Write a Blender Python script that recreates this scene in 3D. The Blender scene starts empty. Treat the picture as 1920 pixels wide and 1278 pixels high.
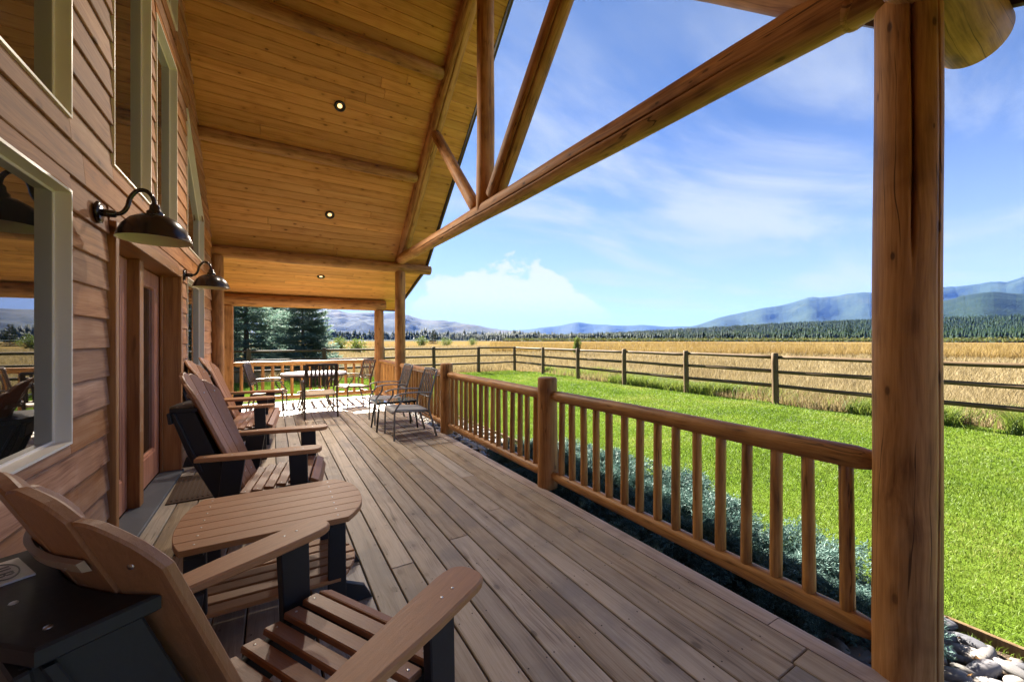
import bpy, bmesh, math, random
import numpy as np
from mathutils import Vector, Matrix, Euler, Quaternion
R = math.radians
random.seed(7); rng = np.random.default_rng(7)
sc = bpy.context.scene
COL = sc.collection

# ------------------------------------------------------------------ camera
YAW = math.atan((960 - 511) / 745.0)
cam = bpy.data.cameras.new('camera'); camo = bpy.data.objects.new('camera', cam); COL.objects.link(camo)
camo.location = (0, 0, 1.40); camo.rotation_euler = (R(90), 0, -YAW)
cam.sensor_width = 36; cam.lens = 745 / 1920 * 36; cam.shift_y = -3 / 1920
cam.clip_start = 0.05; cam.clip_end = 60000
sc.camera = camo
CS, CC = math.sin(YAW), math.cos(YAW)

# ------------------------------------------------------------------ sun, sky, exposure
SUN_EL, SUN_AZ = 37.0, 0.0           # azimuth measured from +Y towards +X
SUN_STRENGTH, SKY_STRENGTH = 5.0, 0.05
sun = bpy.data.lights.new('sun', 'SUN'); suno = bpy.data.objects.new('sun', sun); COL.objects.link(suno)
sun.energy = SUN_STRENGTH; sun.angle = R(0.53); sun.color = (1.0, 0.93, 0.82)
sd = Vector((math.sin(R(SUN_AZ)) * math.cos(R(SUN_EL)), math.cos(R(SUN_AZ)) * math.cos(R(SUN_EL)), math.sin(R(SUN_EL))))
suno.rotation_euler = sd.to_track_quat('Z', 'Y').to_euler()
suno.location = (0, 0, 50)

sc.view_settings.view_transform = 'Standard'; sc.view_settings.look = 'None'
sc.view_settings.exposure = 3.2; sc.view_settings.gamma = 1.0
sc.cycles.use_denoising = True
sc.cycles.max_bounces = 8; sc.cycles.diffuse_bounces = 5; sc.cycles.glossy_bounces = 4
sc.cycles.transmission_bounces = 4; sc.cycles.transparent_max_bounces = 6; sc.cycles.volume_bounces = 0
sc.cycles.caustics_reflective = False; sc.cycles.caustics_refractive = False

world = bpy.data.worlds.new('World'); sc.world = world; world.use_nodes = True
wt = world.node_tree; wt.nodes.clear()
class G:
    """tiny node-graph helper"""
    def __init__(s, tree): s.t = tree
    def n(s, typ, **kw):
        nd = s.t.nodes.new(typ)
        for k, v in kw.items(): setattr(nd, k, v)
        return nd
    def link(s, a, b): s.t.links.new(a, b)
    def put(s, sock, v):
        if hasattr(v, 'is_output') or hasattr(v, 'links'): s.t.links.new(v, sock)
        else: sock.default_value = v
    def math(s, op, a, b=None, c=None, clamp=False):
        nd = s.n('ShaderNodeMath', operation=op); nd.use_clamp = clamp
        s.put(nd.inputs[0], a)
        if b is not None: s.put(nd.inputs[1], b)
        if c is not None: s.put(nd.inputs[2], c)
        return nd.outputs[0]
    def vmath(s, op, a, b=None):
        nd = s.n('ShaderNodeVectorMath', operation=op)
        s.put(nd.inputs[0], a)
        if b is not None: s.put(nd.inputs[1], b)
        return nd.outputs[0]
    def mix(s, f, a, b, typ='MIX'):
        nd = s.n('ShaderNodeMix', data_type='RGBA', blend_type=typ); nd.clamp_factor = True
        s.put(nd.inputs[0], f); s.put(nd.inputs[6], a); s.put(nd.inputs[7], b)
        return nd.outputs[2]
    def ramp(s, fac, stops, interp='LINEAR'):
        nd = s.n('ShaderNodeValToRGB'); cr = nd.color_ramp; cr.interpolation = interp
        while len(cr.elements) > 1: cr.elements.remove(cr.elements[-1])
        for i, (p, c) in enumerate(stops):
            e = cr.elements[0] if i == 0 else cr.elements.new(p)
            e.position = p; e.color = (*c, 1) if len(c) == 3 else c
        s.put(nd.inputs[0], fac); return nd.outputs[0]
    def smooth(s, x, lo, hi, a=0.0, b=1.0):
        nd = s.n('ShaderNodeMapRange', interpolation_type='SMOOTHSTEP')
        s.put(nd.inputs[0], x); nd.inputs[1].default_value = lo; nd.inputs[2].default_value = hi
        nd.inputs[3].default_value = a; nd.inputs[4].default_value = b
        return nd.outputs[0]
    def noise(s, vec, scale, detail=4, rough=.55, dist=0.0, out=0):
        nd = s.n('ShaderNodeTexNoise'); s.put(nd.inputs['Vector'], vec)
        nd.inputs['Scale'].default_value = scale; nd.inputs['Detail'].default_value = detail
        nd.inputs['Roughness'].default_value = rough; nd.inputs['Distortion'].default_value = dist
        return nd.outputs[out]
    def mapping(s, vec, scale=(1, 1, 1), loc=(0, 0, 0), rot=(0, 0, 0)):
        nd = s.n('ShaderNodeMapping'); s.put(nd.inputs[0], vec)
        nd.inputs[1].default_value = loc; nd.inputs[2].default_value = rot; nd.inputs[3].default_value = scale
        return nd.outputs[0]

g = G(wt)
sky = g.n('ShaderNodeTexSky', sky_type='NISHITA'); sky.sun_disc = False
sky.sun_elevation = R(SUN_EL); sky.sun_rotation = R(SUN_AZ)
sky.altitude = 1200; sky.air_density = 0.29; sky.dust_density = 0.0; sky.ozone_density = 3.0
gen = g.n('ShaderNodeTexCoord').outputs['Generated']
sx = g.n('ShaderNodeSeparateXYZ'); g.link(gen, sx.inputs[0])
az = g.math('ARCTAN2', sx.outputs[0], sx.outputs[1]); el = g.math('ARCSINE', sx.outputs[2])
# thin cirrus, laid out on a high flat layer
inv = g.math('DIVIDE', 1.0, g.math('ADD', g.math('MAXIMUM', sx.outputs[2], 0.0), 0.09))
cv = g.n('ShaderNodeCombineXYZ'); g.put(cv.inputs[0], g.math('MULTIPLY', sx.outputs[0], inv)); g.put(cv.inputs[1], g.math('MULTIPLY', sx.outputs[1], inv))
c1 = g.noise(g.mapping(cv.outputs[0], scale=(.42, 1.0, 1), rot=(0, 0, R(-62)), loc=(3.1, .4, 0)), 1.15, 7, .58, .7)
c2 = g.noise(g.mapping(cv.outputs[0], scale=(.35, .5, 1), loc=(1.3, 5.2, 0)), .55, 2, .5)
cir = g.math('MULTIPLY', g.smooth(c1, .44, .72), g.smooth(c2, .33, .56))
cir = g.math('MULTIPLY', cir, g.smooth(sx.outputs[2], -.01, .12))
# cumulus bank low over the far valley
vec = g.n('ShaderNodeCombineXYZ'); g.put(vec.inputs[0], g.math('MULTIPLY', az, 7.0)); g.put(vec.inputs[1], g.math('MULTIPLY', el, 11.0))
n1 = g.noise(vec.outputs[0], 1.9, 9, .58, .2)
win = g.math('MULTIPLY', g.smooth(az, .20, .40), g.math('SUBTRACT', 1.0, g.smooth(az, .62, .86)))
lump = g.noise(g.mapping(vec.outputs[0], loc=(.6, 0, 3)), .75, 2, .5)
top = g.math('MULTIPLY', win, g.math('ADD', .10, g.math('MULTIPLY', lump, .17)))
edge = g.math('ADD', g.math('SUBTRACT', top, el), g.math('MULTIPLY', g.math('SUBTRACT', n1, .5), .16))
cum = g.math('MULTIPLY', g.smooth(edge, .0, .022), g.smooth(el, .02, .115))
cum = g.math('MULTIPLY', cum, g.smooth(win, .05, .4))
# pale veil added to the sky colour to even out its brightness towards the horizon
veil = g.math('ADD', .01, g.smooth(el, .46, -.06, 0, .88))
skyc = g.mix(veil, sky.outputs[0], (1.36, 1.60, 1.93, 1))
skyc = g.mix(g.math('MULTIPLY', cir, .85), skyc, (1.66, 1.82, 2.05, 1))
skyc = g.mix(g.math('MULTIPLY', cum, .82), skyc, (2.10, 2.13, 2.20, 1))
bg = g.n('ShaderNodeBackground'); g.link(skyc, bg.inputs[0]); bg.inputs[1].default_value = SKY_STRENGTH
wo = g.n('ShaderNodeOutputWorld'); g.link(bg.outputs[0], wo.inputs[0])

# ------------------------------------------------------------------ materials
def newmat(name):
    m = bpy.data.materials.new(name); m.use_nodes = True
    t = m.node_tree; t.nodes.clear(); gg = G(t)
    out = gg.n('ShaderNodeOutputMaterial'); b = gg.n('ShaderNodeBsdfPrincipled'); gg.link(b.outputs[0], out.inputs[0])
    return m, gg, b, out

def wood(name, dark, mid, light, axis, along=.55, across=8.0, rough=.6, knots=.75, kscale=(2.6, 1.1), bump=.2, rand=.35,
         spec=.35, weather=None, blotch=None, coat=0.0, satrand=.0, checks=0.0, wide=None):
    m, gg, b, out = newmat(name)
    tc = gg.n('ShaderNodeTexCoord').outputs['Object']
    oi = gg.n('ShaderNodeObjectInfo').outputs['Random']
    off = gg.n('ShaderNodeCombineXYZ')
    for i, k in enumerate((37.0, 91.0, 53.0)): gg.put(off.inputs[i], gg.math('MULTIPLY', oi, k))
    p = gg.vmath('ADD', tc, off.outputs[0])
    s = [across] * 3; s[axis] = along
    k = [kscale[0]] * 3; k[axis] = kscale[1]
    wob = gg.noise(p, 1.7, 2, .5, 0, 1)
    pw = gg.vmath('ADD', p, gg.vmath('MULTIPLY', gg.vmath('SUBTRACT', wob, (.5, .5, .5)), (.05, .05, .05)))
    # knots first, so that the grain flows round them
    vo = gg.n('ShaderNodeTexVoronoi'); vo.feature = 'F1'; vo.voronoi_dimensions = '2D'
    sp_ = gg.n('ShaderNodeSeparateXYZ'); gg.link(tc, sp_.inputs[0])
    if wide is None: ac = gg.math('MULTIPLY', gg.math('ARCTAN2', sp_.outputs[1], sp_.outputs[0]), .16)    # round a log
    else: ac = sp_.outputs[wide]
    kv = gg.n('ShaderNodeCombineXYZ'); gg.put(kv.inputs[0], gg.math('MULTIPLY', gg.math('ADD', ac, gg.math('MULTIPLY', oi, 37.0)), kscale[0])); gg.put(kv.inputs[1], gg.math('MULTIPLY', gg.math('ADD', sp_.outputs[axis], gg.math('MULTIPLY', oi, 91.0)), kscale[1]))
    gg.link(kv.outputs[0], vo.inputs['Vector']); vo.inputs['Scale'].default_value = 1.0
    kd = vo.outputs['Distance']
    near = gg.smooth(kd, .30, .05)
    n1 = gg.noise(gg.mapping(pw, scale=s), 1.0, 8, .62, 1.2)
    grain = gg.math('ADD', n1, gg.math('MULTIPLY', near, -.10))
    fine = gg.noise(gg.mapping(pw, scale=[v * 11 if i != axis else v * 4 for i, v in enumerate(s)]), 1.0, 4, .6, .3)
    grain = gg.math('ADD', gg.math('MULTIPLY', grain, .66), gg.math('MULTIPLY', fine, .34))
    col = gg.ramp(grain, [(.34, dark), (.50, mid), (.66, light)])
    if blotch:
        bn = gg.noise(p, 2.3, 4, .55, .4)
        col = gg.mix(gg.smooth(bn, .48, .70, 0, blotch[1]), col, (*blotch[0], 1))
    sc_ = gg.n('ShaderNodeSeparateColor'); gg.link(vo.outputs['Color'], sc_.inputs[0])
    kr = gg.math('ADD', .35, gg.math('MULTIPLY', sc_.outputs[1], 1.1))
    kk = gg.math('MULTIPLY', gg.smooth(gg.math('DIVIDE', kd, kr), .085, .035), gg.math('MULTIPLY', knots, gg.math('ADD', .35, gg.math('MULTIPLY', sc_.outputs[2], .65))))
    sel = gg.smooth(sc_.outputs[0], .55, .60)
    kk = gg.math('MULTIPLY', kk, sel)
    col = gg.mix(kk, col, (dark[0] * .30, dark[1] * .26, dark[2] * .24, 1))
    if checks:                         # drying checks: long thin dark splits along the grain
        ck = [11.0] * 3; ck[axis] = .35
        cn = gg.noise(gg.mapping(pw, scale=ck, loc=(5, 9, 2)), 1.0, 3, .5, .6)
        cm = gg.math('SUBTRACT', 1.0, gg.smooth(gg.math('ABSOLUTE', gg.math('SUBTRACT', cn, .5)), .003, .011))
        cl = gg.smooth(gg.noise(gg.mapping(p, scale=(1.1, 1.1, 1.1), loc=(1, 4, 7)), 1.0, 2, .5), .50, .60)
        col = gg.mix(gg.math('MULTIPLY', gg.math('MULTIPLY', cm, cl), checks), col, (dark[0] * .22, dark[1] * .2, dark[2] * .2, 1))
    if weather:                        # (colour, z0, z1, strength): sun-bleached wear low on the wall
        pos = gg.n('ShaderNodeNewGeometry').outputs['Position']
        sp = gg.n('ShaderNodeSeparateXYZ'); gg.link(pos, sp.inputs[0])
        wn = gg.noise(pos, 3.0, 5, .6, .5)
        wz = gg.math('ADD', sp.outputs[2], gg.math('MULTIPLY', gg.math('SUBTRACT', wn, .5), 1.1))
        col = gg.mix(gg.smooth(wz, weather[2], weather[1], 0, weather[3]), col, (*weather[0], 1))
    hs = gg.n('ShaderNodeHueSaturation'); gg.link(col, hs.inputs['Color'])
    gg.put(hs.inputs['Value'], gg.math('ADD', 1 - rand / 2, gg.math('MULTIPLY', oi, rand)))
    if satrand:
        gg.put(hs.inputs['Saturation'], gg.math('ADD', 1 - satrand / 2, gg.math('MULTIPLY', gg.math('FRACT', gg.math('MULTIPLY', oi, 7.31)), satrand)))
    gg.link(hs.outputs[0], b.inputs['Base Color'])
    gg.put(b.inputs['Roughness'], gg.math('ADD', rough - .08, gg.math('MULTIPLY', grain, .16)))
    b.inputs['Specular IOR Level'].default_value = spec
    if coat: b.inputs['Coat Weight'].default_value = coat; b.inputs['Coat Roughness'].default_value = .25
    bu = gg.n('ShaderNodeBump'); bu.inputs['Strength'].default_value = bump; bu.inputs['Distance'].default_value = .004
    gg.put(bu.inputs['Height'], gg.math('SUBTRACT', grain, gg.math('MULTIPLY', kk, .3))); gg.link(bu.outputs[0], b.inputs['Normal'])
    return m

def plain(name, col, rough=.5, metal=0.0, spec=.5, var=.12, bump=0.0, scale=30, rand=0.0, ior=None):
    m, gg, b, out = newmat(name)
    tc = gg.n('ShaderNodeTexCoord').outputs['Object']
    n = gg.noise(tc, scale, 5, .6)
    v = gg.math('ADD', 1 - var / 2, gg.math('MULTIPLY', n, var))
    if rand:
        oi = gg.n('ShaderNodeObjectInfo').outputs['Random']
        v = gg.math('MULTIPLY', v, gg.math('ADD', 1 - rand / 2, gg.math('MULTIPLY', oi, rand)))
    hs = gg.n('ShaderNodeHueSaturation'); hs.inputs['Color'].default_value = (*col, 1); gg.put(hs.inputs['Value'], v)
    gg.link(hs.outputs[0], b.inputs['Base Color'])
    gg.put(b.inputs['Roughness'], gg.math('ADD', rough - .06, gg.math('MULTIPLY', n, .12)))
    b.inputs['Metallic'].default_value = metal; b.inputs['Specular IOR Level'].default_value = spec
    if ior: b.inputs['IOR'].default_value = ior
    if bump:
        bu = gg.n('ShaderNodeBump'); bu.inputs['Strength'].default_value = bump; bu.inputs['Distance'].default_value = .003
        gg.link(n, bu.inputs['Height']); gg.link(bu.outputs[0], b.inputs['Normal'])
    return m

def leafmat(name, cols, trans=.45, rough=.55, posscale=.8, spec=.25, patch=0.0, rw=.55):
    """foliage: one colour per leaf (random per island) with large soft patches; light comes through"""
    m, gg, b, out = newmat(name)
    geo = gg.n('ShaderNodeNewGeometry')
    rnd = geo.outputs['Random Per Island']
    pn = gg.noise(geo.outputs['Position'], posscale, 3, .55)
    f = gg.math('ADD', gg.math('ADD', (.55 - rw) / 2, gg.math('MULTIPLY', rnd, rw)), gg.math('MULTIPLY', gg.math('SUBTRACT', pn, .28), 1.0))
    if patch:
        f = gg.math('ADD', f, gg.math('MULTIPLY', gg.math('SUBTRACT', gg.noise(geo.outputs['Position'], .33, 4, .6, .6), .5), patch))
    stops = [(i / (len(cols) - 1), c) for i, c in enumerate(cols)]
    col = gg.ramp(f, stops)
    gg.link(col, b.inputs['Base Color']); b.inputs['Roughness'].default_value = rough
    b.inputs['Specular IOR Level'].default_value = spec
    tr = gg.n('ShaderNodeBsdfTranslucent'); gg.link(col, tr.inputs[0])
    mx = gg.n('ShaderNodeMixShader'); mx.inputs[0].default_value = trans
    gg.link(b.outputs[0], mx.inputs[1]); gg.link(tr.outputs[0], mx.inputs[2]); gg.link(mx.outputs[0], out.inputs[0])
    return m

LOG = wood('log_stain', (.165, .068, .020), (.390, .185, .060), (.540, .280, .105), 2, checks=.8, along=.8, across=9, rough=.60, knots=.95,
           kscale=(5.0, 3.4), bump=.75, rand=.22, spec=.22, blotch=((.15, .066, .026), .5))
RAILLOG = wood('rail_log_stain', (.175, .074, .019), (.415, .200, .054), (.580, .315, .100), 2, checks=.7, along=1.2, across=11, rough=.48, knots=.85,
               kscale=(7.0, 4.0), bump=.25, rand=.28, spec=.4)
CEIL = wood('ceiling_pine', (.400, .170, .038), (.580, .275, .075), (.660, .345, .110), 0, wide=1, along=.5, across=9, rough=.55, knots=.9,
            kscale=(6.0, 3.2), bump=.10, rand=.30, spec=.3)
SIDING = wood('cedar_siding', (.190, .072, .030), (.395, .185, .085), (.525, .305, .170), 1, along=.7, across=12, rough=.68, knots=.7,
              wide=2, kscale=(4.6, 2.4), bump=.35, rand=.42, spec=.22, weather=((.56, .47, .42), .05, .75, .60), blotch=((.30, .140, .065), .5), satrand=.3)
DECK = wood('weathered_decking', (.235, .185, .135), (.410, .345, .268), (.510, .445, .358), 1, along=.6, across=15, checks=.5, rough=.50, knots=.6,
            wide=0, kscale=(4.8, 2.8), bump=.5, rand=.42, spec=.32, blotch=((.25, .225, .20), .70), satrand=.7)
EDGE = wood('weathered_edge_board', (.28, .22, .19), (.44, .37, .34), (.55, .48, .45), 1, along=.8, across=12, rough=.6, knots=.5,
            wide=0, kscale=(4, 2.4), bump=.3, rand=.15, spec=.35, blotch=((.16, .13, .12), .5))
DOORWOOD = wood('fir_door', (.33, .130, .070), (.52, .235, .145), (.60, .31, .20), 2, along=.5, across=14, rough=.42, knots=.0, bump=.08, rand=.10, spec=.45)
CASING = wood('fir_casing', (.19, .075, .022), (.33, .145, .045), (.42, .205, .070), 2, along=.6, across=11, rough=.45, knots=.5, bump=.12, rand=.18, spec=.4)
CASINGH = wood('fir_casing_across', (.19, .075, .022), (.33, .145, .045), (.42, .205, .070), 1, along=.6, across=11, rough=.45, knots=.5, bump=.12, rand=.18, spec=.4)
FENCE = wood('fence_wood', (.060, .036, .017), (.110, .070, .034), (.155, .105, .056), 2, along=.8, across=12, rough=.75, knots=.7,
             kscale=(6, 4), bump=.4, rand=.35, spec=.2)
POLY = wood('brown_poly_lumber', (.350, .165, .066), (.420, .205, .086), (.485, .245, .108), 0, along=6, across=90, rough=.50, knots=0, bump=.35, rand=.08, spec=.42)
POLYS = wood('brown_poly_slat', (.285, .125, .050), (.345, .158, .066), (.400, .190, .086), 2, along=6, across=90, rough=.46, knots=0, bump=.30, rand=.10, spec=.45)
POLYY = wood('brown_poly_seat', (.230, .100, .044), (.280, .127, .057), (.325, .155, .074), 1, along=6, across=90, rough=.46, knots=0, bump=.30, rand=.10, spec=.45)
BLACK = plain('black_poly', (.018, .019, .022), rough=.48, spec=.4, var=.3, bump=.12, scale=60)
ALMOND = plain('almond_vinyl', (.82, .76, .64), rough=.42, spec=.45, var=.06, scale=6)
GLASS = None
def glassmat():
    m, gg, b, out = newmat('window_glass')
    b.inputs['Base Color'].default_value = (.010, .011, .010, 1); b.inputs['Roughness'].default_value = .015
    b.inputs['IOR'].default_value = 3.4
    tc = gg.n('ShaderNodeTexCoord').outputs['Object']
    n = gg.noise(tc, .9, 1, .5); bu = gg.n('ShaderNodeBump'); bu.inputs['Strength'].default_value = .02; bu.inputs['Distance'].default_value = .05
    gg.link(n, bu.inputs['Height']); gg.link(bu.outputs[0], b.inputs['Normal'])
    return m
GLASS = glassmat()
BRONZE = plain('dark_bronze_enamel', (.012, .008, .008), rough=.26, spec=.6, var=.1, scale=8)
ENAMEL = plain('cream_enamel', (.62, .58, .42), rough=.35, var=.06)
IRON = plain('black_iron', (.02, .02, .022), rough=.35, metal=.6)
STEEL = plain('screw_steel', (.62, .60, .57), rough=.3, metal=1.0)
SLATE = plain('slate_sill', (.075, .085, .105), rough=.55, var=.5, bump=.3, scale=14)
COIR = plain('coir_mat', (.085, .060, .045), rough=.95, spec=.1, var=.6, bump=.9, scale=90)
SHEATH = plain('sheathing', (.045, .025, .015), rough=.9)
FASCIA = plain('dark_fascia', (.055, .022, .014), rough=.5, var=.3, scale=9)
SHINGLE = plain('roof_shingle', (.06, .05, .045), rough=.9, var=.6, scale=40)
GREYTUBE = plain('grey_powder_coat', (.17, .175, .185), rough=.38, spec=.5, metal=.2)
GREYSLING = plain('grey_sling', (.24, .25, .27), rough=.6, var=.3, scale=200)
BROWNTUBE = plain('brown_powder_coat', (.060, .038, .026), rough=.42, spec=.45)
TANSLING = plain('tan_sling', (.42, .33, .24), rough=.75, var=.25, scale=150)
WHITETOP = plain('white_table_top', (.74, .72, .76), rough=.35, var=.08)
PLAQUE = plain('plaque_white', (.60, .58, .57), rough=.35, var=.1)
INK = plain('plaque_ink', (.05, .05, .06), rough=.5)

def glass_top():
    m, gg, b, out = newmat('smoked_glass_top')
    b.inputs['Base Color'].default_value = (.10, .14, .15, 1); b.inputs['Roughness'].default_value = .06
    b.inputs['IOR'].default_value = 1.9
    return m
GLASSTOP = glass_top()
def lampmat():
    m, gg, b, out = newmat('lit_bulb')
    b.inputs['Base Color'].default_value = (.8, .7, .5, 1)
    b.inputs['Emission Color'].default_value = (1.0, .58, .22, 1); b.inputs['Emission Strength'].default_value = .30
    return m
BULB = lampmat()

# ------------------------------------------------------------------ mesh helpers
def link(name, me, mat=None, parent=None, smooth=False, kind=None):
    if mat and not me.materials: me.materials.append(mat)
    if smooth and len(me.polygons):
        me.polygons.foreach_set('use_smooth', [True] * len(me.polygons))
    o = bpy.data.objects.new(name, me); COL.objects.link(o)
    if parent: o.parent = parent
    if kind: o['kind'] = kind
    return o
def mesh(name, v, f):
    me = bpy.data.meshes.new(name); me.from_pydata([tuple(p) for p in v], [], [tuple(q) for q in f]); me.update(); return me
def bigmesh(name, verts, faces):
    """verts (N,3), faces (M,k): fast path for foliage"""
    me = bpy.data.meshes.new(name); verts = np.asarray(verts, np.float32); faces = np.asarray(faces, np.int32)
    k = faces.shape[1]
    me.vertices.add(len(verts)); me.vertices.foreach_set('co', verts.ravel())
    me.loops.add(faces.size); me.loops.foreach_set('vertex_index', faces.ravel())
    me.polygons.add(len(faces)); me.polygons.foreach_set('loop_start', np.arange(0, faces.size, k, dtype=np.int32))
    me.update(calc_edges=True); me.validate(); return me
def tag(o, label, cat, group=None, kind=None):
    o['label'] = label; o['category'] = cat
    if group: o['group'] = group
    if kind: o['kind'] = kind
    return o
def thing(name, label, cat, loc=(0, 0, 0), rz=0.0, group=None):
    o = bpy.data.objects.new(name, None); COL.objects.link(o); o.location = loc; o.rotation_euler = (0, 0, rz)
    o.empty_display_size = .1
    return tag(o, label, cat, group)

_cb = {}
def cbox_mesh(sx, sy, sz, b):
    key = (round(sx, 4), round(sy, 4), round(sz, 4), round(b, 4))
    if key in _cb: return _cb[key]
    hx, hy, hz = sx / 2, sy / 2, sz / 2; b = min(b, hx * .9, hy * .9, hz * .9)
    V = []; idx = {}
    for a in (-1, 1):
        for c in (-1, 1):
            for d in (-1, 1):
                for k, p in enumerate(((a * hx, c * (hy - b), d * (hz - b)), (a * (hx - b), c * hy, d * (hz - b)), (a * (hx - b), c * (hy - b), d * hz))):
                    idx[(a, c, d, k)] = len(V); V.append(p)
    F = []
    def quad(l, n):
        pts = [Vector(V[i]) for i in l]
        nn = (pts[1] - pts[0]).cross(pts[2] - pts[0])
        F.append(l if nn.dot(Vector(n)) > 0 else l[::-1])
    for a in (-1, 1):
        quad([idx[(a, -1, -1, 0)], idx[(a, 1, -1, 0)], idx[(a, 1, 1, 0)], idx[(a, -1, 1, 0)]], (a, 0, 0))
        quad([idx[(-1, a, -1, 1)], idx[(1, a, -1, 1)], idx[(1, a, 1, 1)], idx[(-1, a, 1, 1)]], (0, a, 0))
        quad([idx[(-1, -1, a, 2)], idx[(1, -1, a, 2)], idx[(1, 1, a, 2)], idx[(-1, 1, a, 2)]], (0, 0, a))
    for a in (-1, 1):
        for c in (-1, 1):
            quad([idx[(a, c, -1, 0)], idx[(a, c, 1, 0)], idx[(a, c, 1, 1)], idx[(a, c, -1, 1)]], (a, c, 0))
            quad([idx[(a, -1, c, 0)], idx[(a, 1, c, 0)], idx[(a, 1, c, 2)], idx[(a, -1, c, 2)]], (a, 0, c))
            quad([idx[(-1, a, c, 1)], idx[(1, a, c, 1)], idx[(1, a, c, 2)], idx[(-1, a, c, 2)]], (0, a, c))
            for d in (-1, 1): quad([idx[(a, c, d, 0)], idx[(a, c, d, 1)], idx[(a, c, d, 2)]], (a, c, d))
    _cb[key] = mesh('block', V, F); return _cb[key]
def board(name, size, loc, mat, parent=None, rot=(0, 0, 0), bev=.004):
    me = cbox_mesh(*size, bev)
    if me.materials and me.materials[0] is not mat:
        me = me.copy(); me.materials.clear()
    o = link(name, me, mat, parent); o.location = loc; o.rotation_euler = rot
    return o

def ring_mesh(rings, cap=True, closed=False):
    """loft of equal-length rings of 3-D points"""
    V = [p for r in rings for p in r]; n = len(rings[0]); F = []
    m = len(rings)
    for i in range(m if closed else m - 1):
        for j in range(n):
            a, b = i * n + j, i * n + (j + 1) % n; c, d = ((i + 1) % m) * n + (j + 1) % n, ((i + 1) % m) * n + j
            F.append((a, b, c, d))
    if cap and not closed: F.append(tuple(range(n))[::-1]); F.append(tuple(range((m - 1) * n, m * n)))
    return V, F
def log_mesh(L, r0, r1, n=22, seg=8, wob=.03, cracks=(), seed=0, bev=.012, taper=None):
    rr = random.Random(seed); ph = [rr.uniform(0, 6.28) for _ in range(6)]
    # knots and swellings
    kn = [(rr.uniform(.05, .95) * L, rr.uniform(0, 6.28), rr.uniform(.3, 1)) for _ in range(max(2, int(L * 1.5)))]
    zs = [0, bev] + [L * (i + 1) / (seg + 1) for i in range(seg)] + [L - bev, L]
    if taper: zs = sorted(set(zs + [taper[0] * .33, taper[0] * .66, taper[0], L - taper[0], L - taper[0] * .66, L - taper[0] * .33]))
    angs = [2 * math.pi * j / n for j in range(n)]
    for (ca, z0, z1, dep, w) in cracks:
        angs = [a for a in angs if abs((a - ca + math.pi) % (2 * math.pi) - math.pi) > w * 1.6] + [(ca + k * w) % (2 * math.pi) for k in (-1.15, -.8, -.3, .3, .8, 1.15)]
    angs.sort()
    rings = []
    for z in zs:
        r = r0 + (r1 - r0) * z / L
        if taper:
            e = min(z, L - z)
            if e < taper[0]: r *= taper[1] + (1 - taper[1]) * (e / taper[0]) ** .6
        elif z in (0, L): r -= bev
        cxw = wob * r0 * (math.sin(z * 1.7 + ph[0]) + .5 * math.sin(z * 4.1 + ph[1])); cyw = wob * r0 * (math.sin(z * 1.3 + ph[2]) + .5 * math.sin(z * 3.7 + ph[3]))
        ring = []
        for a in angs:
            q = r * (1 + wob * .5 * math.sin(2 * a + ph[4] + z * .8) + wob * .35 * math.sin(3 * a + ph[5] - z * 1.3))
            for (kz, ka, kh) in kn:
                da = (a - ka + math.pi) % (2 * math.pi) - math.pi
                q += r * .045 * kh * math.exp(-(da / .3) ** 2 - ((z - kz) / .06) ** 2)
            for (ca, z0, z1, dep, w) in cracks:
                if z0 <= z <= z1:
                    t = (z - z0) / (z1 - z0); fade = min(1, 6 * t, 6 * (1 - t))
                    da = abs((a - ca + math.pi) % (2 * math.pi) - math.pi)
                    if da < w: q -= dep * fade * min(1.0, 1.5 * (1 - da / w))
            tw = a + (.035 * math.sin(z * 1.9 + ph[0]) + .02 * math.sin(z * 5.1) if cracks else 0); ring.append((cxw + q * math.cos(tw), cyw + q * math.sin(tw), z))
        rings.append(ring)
    return ring_mesh(rings)
_seed = [100]
def log(name, p0, p1, r0, r1, mat, parent=None, **kw):
    p0, p1 = Vector(p0), Vector(p1); _seed[0] += 1
    kw.setdefault('seed', _seed[0])
    v, f = log_mesh((p1 - p0).length, r0, r1, **kw)
    o = link(name, mesh(name, v, f), mat, parent, smooth=True)
    o.location = p0; o.rotation_euler = Vector((0, 0, 1)).rotation_difference(p1 - p0).to_euler()
    return o
def offset_poly(pts, d):
    """move every edge of a counter-clockwise polygon inwards by d"""
    n = len(pts); out = []
    for i in range(n):
        p, a, b = Vector(pts[i]), Vector(pts[i - 1]), Vector(pts[(i + 1) % n])
        e1 = (p - a).normalized(); e2 = (b - p).normalized()
        n1 = Vector((-e1.y, e1.x)); n2 = Vector((-e2.y, e2.x)); bis = n1 + n2
        k = max(bis.dot(n1), .25); out.append(tuple(p + bis * (d / k)))
    return out
def slab(pts, z0, z1, bev, to3d=lambda x, y, z: (x, y, z)):
    ins = offset_poly(pts, bev)
    rings = [[to3d(x, y, z) for x, y in P] for P, z in ((ins, z0), (pts, z0 + bev), (pts, z1 - bev), (ins, z1))]
    return ring_mesh(rings)
def slab_obj(name, pts, z0, z1, bev, mat, parent, loc=(0, 0, 0), rot=(0, 0, 0), to3d=None):
    A = sum(pts[i][0] * pts[(i + 1) % len(pts)][1] - pts[(i + 1) % len(pts)][0] * pts[i][1] for i in range(len(pts)))
    if A < 0: pts = pts[::-1]
    v, f = slab(pts, z0, z1, bev, to3d or (lambda x, y, z: (x, y, z)))
    me = mesh(name, v, f); bm = bmesh.new(); bm.from_mesh(me); bmesh.ops.recalc_face_normals(bm, faces=bm.faces); bm.to_mesh(me); bm.free()
    o = link(name, me, mat, parent); o.location = loc; o.rotation_euler = rot
    return o
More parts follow.
